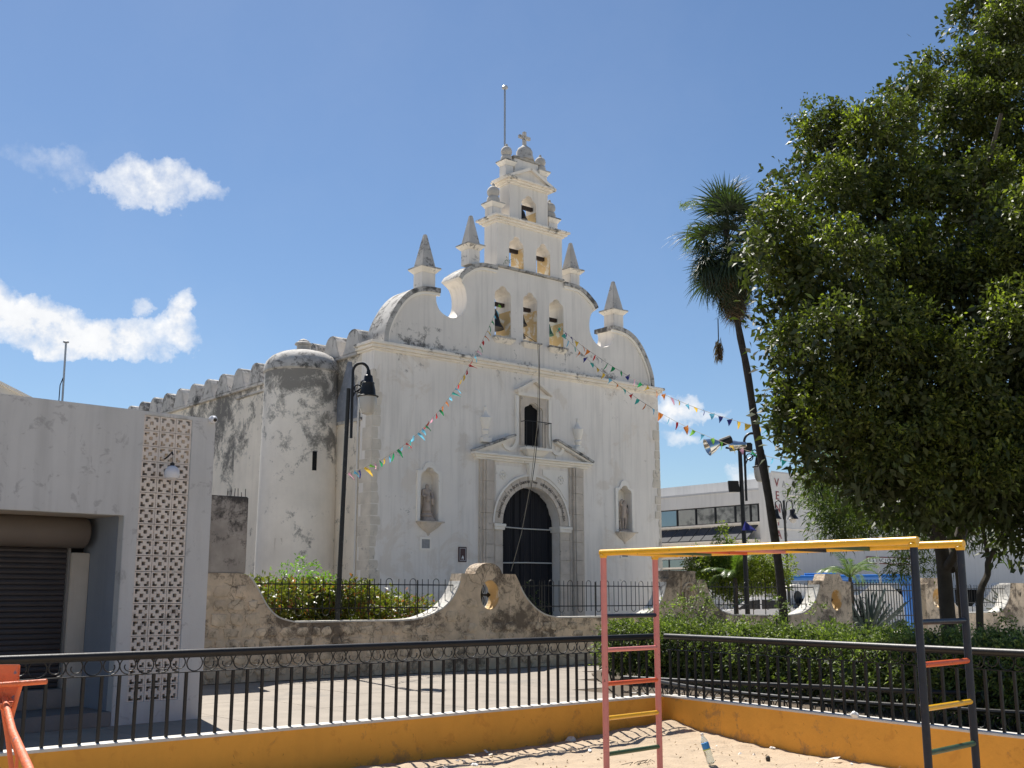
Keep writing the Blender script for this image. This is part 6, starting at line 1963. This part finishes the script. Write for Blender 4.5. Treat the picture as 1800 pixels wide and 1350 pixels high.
for k in range(84):
    az_ = k * 2.399 + q.uniform(-.3, .3)
    f_ = k / 84
    p = Vector(at(1275 + 19 * f_, 425 + 110 * f_, 24))
    el = R(-38 - 38 * min(1, f_ * 1.2) + q.uniform(-9, 9))
    m_ = Matrix.Translation(p) @ Matrix.Rotation(az_, 4, 'Z') @ Matrix.Rotation(-el, 4, 'Y') @ Matrix.Rotation(q.uniform(-.6, .6), 4, 'X')
    s_ = q.uniform(.78, 1.05) * (1 - .40 * f_)
    green = k < 16 or (k % 3 == 0 and k < 60)
    inst(fans[k % 3] if green else dead[k % 2], 'frond' if green else 'dead_frond', fp_, m_ @ Matrix.Diagonal((s_, s_, s_, 1)))
MB().tube([at(1262, 560, 23.9), at(1263, 600, 23.9)], 0.012, 5).build('seed_stalk', M['bark'], fp_)
hp = at(1263, 600, 23.9)
P_ = np.tile(np.array(hp), (60, 1)) + G.normal(0, 0.035, (60, 3)) - np.array([0, 0, 1]) * G.uniform(0, .3, (60, 1))
leaves('seed_bunch', P_, np.tile((0, 0, -3.0), (60, 1)), 0.17, 0.02, M['thatch'], fp_, 5, per=4, spread=0.02)['kind'] = 'stuff'
for (p0, p1_, p2_) in (((1270, 400), (1225, 355), (1196, 362)), ((1270, 405), (1215, 395), (1206, 440))):
    mb = MB(); limb(mb, [at(*p0, 24), at(*p1_, 23.6), at(*p2_, 23.4)], 0.014, 0.006)
    mb.build('flower_stalk', M['yellowbush'], fp_)
    c = np.array(at(*p2_, 23.4)); c1 = np.array(at(*p1_, 23.6))
    tt = G.uniform(0, 1, (70, 1))
    P_ = c1 + (c - c1) * tt + G.normal(0, 0.035, (70, 3))
    leaves('flower_spray', P_, np.tile((0, 0, -1.0), (70, 1)), 0.06, 0.012, M['yellowbush'], fp_, 6, per=4, spread=0.02)['kind'] = 'stuff'


# feather palms
def feather_mesh(L_, nl, ll_, seed, material, arch=0.6):
    q = random.Random(seed)
    mb = MB(UX)
    pts_ = []
    for i in range(13):
        f_ = i / 12
        pts_.append(Vector((L_ * f_ * (1 - .18 * f_), 0, L_ * (0.75 * f_ - arch * f_ * f_))))
    mb.tube(pts_, [0.016 * (1 - .8 * i / 12) + .002 for i in range(13)], 4)
    for i in range(nl):
        f_ = 0.12 + 0.86 * i / (nl - 1)
        k_ = f_ * 12
        j = min(11, int(k_))
        p = pts_[j].lerp(pts_[j + 1], k_ - j)
        tg = (pts_[j + 1] - pts_[j]).normalized()
        for sg_ in (-1, 1):
            l_ = ll_ * (math.sin(math.pi * min(1, f_ * .9 + .08)) ** .5) * q.uniform(.85, 1.1)
            dr = (tg * .65 + Vector((0, sg_, 0)) * .75 + Vector((0, 0, .1))).normalized()
            tip = p + dr * l_ + Vector((0, 0, -.28 * l_))
            mid = p + dr * l_ * .5
            wv_ = tg.cross(dr).cross(dr).normalized() * .012
            i0 = len(mb.v)
            mb.v += [p, mid + wv_, tip, mid - wv_]
            mb.f.append((i0, i0 + 1, i0 + 2, i0 + 3))
    o_ = mb.build('frond', material, recalc=False)
    me = o_.data; bpy.data.objects.remove(o_)
    return me


fe = [feather_mesh(1.5, 34, .42, 4, M['palmgreen'], .55), feather_mesh(1.25, 30, .38, 9, M['palmgreen'], .8)]
for (px, py, d, zc, sc__, nfr, lab) in ((1494, 1010, 38, 2.15, 0.95, 17, 'small feather palm with arching green fronds rising behind the pier with the oval hole'),
                                     (1292, 1010, 34.5, 2.1, 0.85, 14, 'young feather palm mixed into the yellow-green tree behind the fence')):
    c = at(px, py, d); c.z = zc
    t_ = thing('feather_palm', lab, 'palm tree', (c.x, c.y, 0))
    MB().tube([Vector((c.x, c.y, 0)), c], [0.09, 0.06], 9).build('trunk', M['bark'], t_, smooth=True)
    for k in range(nfr):
        m_ = Matrix.Translation(c) @ Matrix.Rotation(k * 2.399, 4, 'Z') @ Matrix.Rotation(-R(q.uniform(-15, 48)), 4, 'Y')
        inst(fe[k % 2], 'frond', t_, m_ @ Matrix.Diagonal((sc__, sc__, sc__, 1)))
# agave
mb = MB(UX)
i0 = 0
for s_ in range(6):
    f_ = s_ / 5
    w_ = 0.055 * (1 - f_ ** 1.8) + .002
    mb.v += [Vector((f_ * 1.25, -w_, .035 + .02 * f_)), Vector((f_ * 1.25, 0, 0.0)), Vector((f_ * 1.25, w_, .035 + .02 * f_)), Vector((f_ * 1.25, 0, -.02 * (1 - f_)))]
for s_ in range(5):
    b_ = s_ * 4
    for k in range(4):
        mb.f.append((b_ + k, b_ + (k + 1) % 4, b_ + 4 + (k + 1) % 4, b_ + 4 + k))
o_ = mb.build('leaf', M['agave']); ag = o_.data; bpy.data.objects.remove(o_)
for (px, d, z_, s0, nleaf, lab) in ((1523, 34.5, 0.35, 1.15, 54, 'large spiky grey-green agave behind the iron gate'), (1783, 41, 0.9, 0.9, 30, 'spiky agave top showing over the far wall at the right edge')):
    c = at(px, 1045, d); c.z = z_
    t_ = thing('agave', lab, 'agave plant', (c.x, c.y, 0))
    for k in range(nleaf):
        el = R(4 + 76 * (k / nleaf) ** 1.1 + q.uniform(-5, 5))
        s_ = s0 * q.uniform(.8, 1.1)
        inst(ag, 'leaf', t_, Matrix.Translation(c) @ Matrix.Rotation(k * 2.399 + q.uniform(-.2, .2), 4, 'Z') @ Matrix.Rotation(-el, 4, 'Y') @ Matrix.Diagonal((s_, s_, s_, 1)))
    MB().lathe(Vector((c.x, c.y, 0)), [(0.12, 0), (0.12, z_)], 8).build('stem', M['bark'], t_)
# weed in the belfry
shrub('weed', 'tiny dark weed growing at the foot of the second belfry tier', 'plant', [((c.x, c.y, c.z), .12) for c in (FF.p(5.3, -0.03, 12.95),)], 60, 0.09, 0.02, 'willow', 44, 4, stem=False)

# =================================================================== STREET THINGS BEYOND THE WALL
bc = thing('blue_canopy', 'long bright blue tubular canopy edge with pale scroll band in front of the far building', 'canopy', tuple(at(1490, 1045, 47) - Vector((0, 0, 1.6))))
BC = Fr((at(1370, 1045, 47).x, 47, 0), R(90)); BC.u = Vector((1, 0, 0)); BC.v = Vector((0, 1, 0))
sc2 = 47 / 1984
X = lambda px: (px - 1370) * sc2
Z = lambda py: 1.6 + (1045 - py) * sc2
MB(BC).tube([BC.p(X(1366), 0, Z(1017)), BC.p(X(1592), 0, Z(1014))], 0.11, 12).build('top_tube', M['blue'], bc, smooth=True)
MB(BC).tube([BC.p(X(1420), 0.4, Z(1012)), BC.p(X(1475), 0.4, Z(1011))], 0.10, 10).build('rear_tube', M['blue'], bc, smooth=True)
MB(BC).box(X(1480), X(1590), 0.10, 0.14, Z(1025), Z(1016)).build('scroll_panel', M['blue'], bc)
for k in range(10):
    mb = MB(BC); spiral(mb, BC, X(1525 + k * 7), 0.02, Z(1021.5), 0.085, 1 if k % 2 else -1, 0.014); mb.build('scroll', M['lightblue'], bc)
MB(BC).prism([(X(1586), Z(1011)), (X(1600), Z(1011)), (X(1608), Z(1018)), (X(1608), Z(1075)), (X(1604), 0), (X(1598), 0), (X(1595), Z(1040)), (X(1588), Z(1024))], -0.1, 0.6).build('end_panel', M['blue'], bc, bevel=0.03)
for px in (1425, 1500):
    MB(BC).tube([BC.p(X(px), 0.2, 0), BC.p(X(px), 0.2, Z(1016))], 0.05, 8).build('post', M['iron'], bc)


# parked car, mostly hidden by the wall
def car(label, px, d, heading):
    c = at(px, 1045, d); c.z = 0
    t_ = thing('parked_car', label, 'car', tuple(c), heading)
    prof_ = smooth_pts([(-2.1, .45), (-2.12, .75), (-1.9, .92), (-1.25, .98), (-0.55, 1.40), (0.0, 1.47), (0.75, 1.43), (1.45, 1.03), (2.0, .98), (2.15, .8), (2.12, .4)], 3)
    mb = MB(UX); mb.prism(prof_ + [(2.1, .28), (-2.05, .28)], -0.84, 0.84); mb.build('body', M['white_paint'], t_, bevel=0.05, local=True, smooth=True)
    for sy in (-1, 1):
        for w_ in ([(-1.05, 1.0), (-0.52, 1.33), (-0.05, 1.39), (-0.05, 1.0)], [(0.03, 1.0), (0.03, 1.39), (0.68, 1.35), (1.2, 1.04)]):
            mb = MB(UX); mb.prism(w_, sy * 0.842 - .01, sy * 0.842 + .01); mb.build('side_window', M['frame'], t_, local=True)
        for wx in (-1.3, 1.35):
            mb = MB(UX); mb.lathe(Vector((wx, sy * 0.74, .32)), [(0.1, -.02), (0.31, 0), (0.32, .06), (0.32, .14), (0.30, .18), (0.1, .19)], 20, ax=Vector((0, sy, 0)))
            o_ = mb.build('wheel', M['rubber'], t_, local=True, smooth=True)
    for (x0_, z0_, x1_, z1_) in ((-1.22, 1.0, -0.58, 1.39), (1.42, 1.06, .80, 1.42)):
        mb = MB(UX); i0 = 0
        n_ = Vector((z1_ - z0_, 0, -(x1_ - x0_))).normalized() * (.012 if x1_ < 1 and x0_ < 0 else -.012)
        n_ = Vector((-abs(z1_ - z0_) if x0_ < 0 else abs(z1_ - z0_), 0, abs(x1_ - x0_))).normalized() * 0.03
        for (x_, z_) in ((x0_, z0_), (x1_, z1_)):
            for y_ in (-.72, .72):
                mb.v += [Vector((x_, y_, z_)) + n_]
        mb.f += [(0, 1, 3, 2)]
        mb.build('windscreen', M['glass'], t_, local=True, recalc=False)
    return t_


car('white car parked behind the atrium wall beside the small tree, only its roof showing', 1325, 48, R(8))
car('white car parked beyond the wall directly under the blue canopy', 1440, 52, R(8))

# =================================================================== LITTER IN THE SAND
def ground_pt(px, py, z=0.02):
    r = ray(px, py)
    k = (z - CAM_H) / r.z
    return Vector((0, 0, CAM_H)) + r * k


bp = ground_pt(1250, 1341)
bo = thing('plastic_bottle', 'crumpled clear plastic bottle with blue and yellow label stuck upright in the sand', 'bottle', tuple(bp))
ax = Vector((-0.28, 0.05, 0.95)).normalized()
MB().lathe(bp - ax * 0.01, [(0.025, 0), (0.036, 0.01), (0.037, 0.05), (0.033, 0.07), (0.037, 0.09), (0.037, 0.14), (0.035, 0.17), (0.037, 0.19), (0.030, 0.225), (0.016, 0.255), (0.013, 0.26), (0.013, 0.272)], 20, ax=ax).build('bottle_body', M['plastic'], bo, smooth=True)
MB().lathe(bp + ax * 0.262, [(0.015, 0), (0.015, 0.02), (0.002, 0.021)], 12, ax=ax).build('cap', M['white'], bo)
MB().lathe(bp + ax * 0.135, [(0.0375, 0), (0.0378, 0.055)], 20, ax=ax).build('bottle_label', M['label_blue'], bo, smooth=True)
MB().lathe(bp + ax * 0.125, [(0.0376, 0), (0.0377, 0.009)], 20, ax=ax).build('label_stripe', M['label_green'], bo, smooth=True)


def lump(name, label, cat, px, py, sx_, sy_, sz_, mt, seed, sub=2):
    p = ground_pt(px, py)
    bm = bmesh.new()
    bmesh.ops.create_icosphere(bm, subdivisions=sub, radius=1)
    for v_ in bm.verts:
        n_ = mn.noise(v_.co * 1.7 + Vector((seed * 3.1, 0, 0))) * .45
        v_.co = Vector((v_.co.x * sx_, v_.co.y * sy_, v_.co.z * sz_)) * (1 + n_)
    me = bpy.data.meshes.new(name)
    bm.to_mesh(me); bm.free()
    me.materials.append(M[mt])
    o_ = bpy.data.objects.new(name, me); COL.objects.link(o_)
    o_.location = p + Vector((0, 0, sz_ * .35)); o_.rotation_euler = (0, 0, seed)
    return tag(o_, label, cat)


lump('stone', 'small brown dark stone lying alone right of the plastic bottle', 'stone', 1350, 1336, .035, .022, .03, 'bark', 1)
lump('paper_scrap', 'flat white paper scrap in the sand up and right of the bottle', 'litter', 1358, 1315, .05, .02, .010, 'white', 2)
lump('stone', 'pale rounded stone half buried near the corner left of the pink ladder', 'stone', 1004, 1305, .06, .05, .05, 'quoin', 3)
lump('stone', 'pale flat stone right beside the rounded one near the left wall', 'stone', 1016, 1300, .05, .03, .03, 'trim', 4)
lump('paper_scrap', 'bit of crumpled white paper at the bottom edge of the sand', 'litter', 833, 1346, .05, .03, .02, 'white', 5)
lump('can', 'small dark crushed can near the wall behind the pink ladder', 'litter', 1101, 1288, .035, .02, .018, 'steel', 6)
lump('stone', 'yellowish lump of stone at the wall foot left of centre', 'stone', 780, 1323, .05, .04, .03, 'wallstone', 7)
lump('leaf_litter', 'curled red-brown wrapper near the wall foot in the middle', 'litter', 948, 1306, .035, .02, .02, 'redp', 8)
lump('paper_scrap', 'pale crumpled scrap beside the dark wall shadow', 'litter', 945, 1300, .05, .03, .03, 'screen', 9)
lump('stone', 'white pebble cluster stone between the pink posts, left one', 'stone', 1118, 1283, .05, .035, .025, 'trim', 10)
lump('paper_scrap', 'thin whitish scrap left of the pink ladder on open sand', 'litter', 1037, 1320, .05, .02, .012, 'white', 11)
lump('plastic_bag', 'crumpled white bag lying on the white ledge behind the right railing', 'litter', 1502, 1262, .045, .03, .03, 'white', 12)
for o_ in bpy.data.objects:
    if o_.name.startswith('plastic_bag'):
        o_.location = at(1502, 1256, 11.1)
q = random.Random(19)
rub = MB()
for k in range(46):
    t_ = q.random()
    along_ = RC.lerp(RL0, 0.02 + 0.62 * t_) if k % 4 else RC.lerp(RR1, 0.05 + .5 * t_)
    nl_ = Vector((LU.y, -LU.x, 0)) if k % 4 else Vector((RU.y, -RU.x, 0))
    p = along_ + nl_ * q.uniform(.12, .75)
    sz = q.uniform(.008, .024)
    pts_ = [p + Vector((q.gauss(0, sz), q.gauss(0, sz), q.uniform(.03, .05) + q.gauss(0, sz * .5))) for _ in range(7)]
    i0 = len(rub.v); bm = bmesh.new()
    for v_ in pts_: bm.verts.new(v_)
    res = bmesh.ops.convex_hull(bm, input=bm.verts)
    bm.verts.index_update()
    for v_ in bm.verts: rub.v.append(v_.co.copy())
    for f_ in bm.faces: rub.f.append(tuple(i0 + v_.index for v_ in f_.verts))
    bm.free()
rb_ = rub.build('gravel', M['trim'])
rb_['kind'] = 'stuff'
# dry leaves and twigs scattered on the sand
k = 420
xy = G.uniform((-1.6, 8.6), (4.2, 13.4), (k * 3, 2))
P_ = np.array([(x, y, 0.03) for x, y in xy if inside(x, y, 0.1)][:k])
o = leaves('sand_litter', P_, np.tile((0, 0, .1), (len(P_), 1)), 0.035, 0.012, M['dry'], None, 50, per=1, spread=0.01)
o['kind'] = 'stuff'
mb = MB()
q = random.Random(6)
tw = thing('dry_branch', 'curly dry brown twig lying in the sand between the ladder posts', 'twig', tuple(ground_pt(1125, 1345)))
for k in range(7):
    p = ground_pt(1125 + q.uniform(-22, 22), 1343 + q.uniform(-4, 4))
    MB().tube([p, p + Vector((q.uniform(-.05, .05), q.uniform(-.03, .03), .03)), p + Vector((q.uniform(-.1, .1), q.uniform(-.05, .05), .01))], 0.003, 4).build('twig', M['bark'], tw)
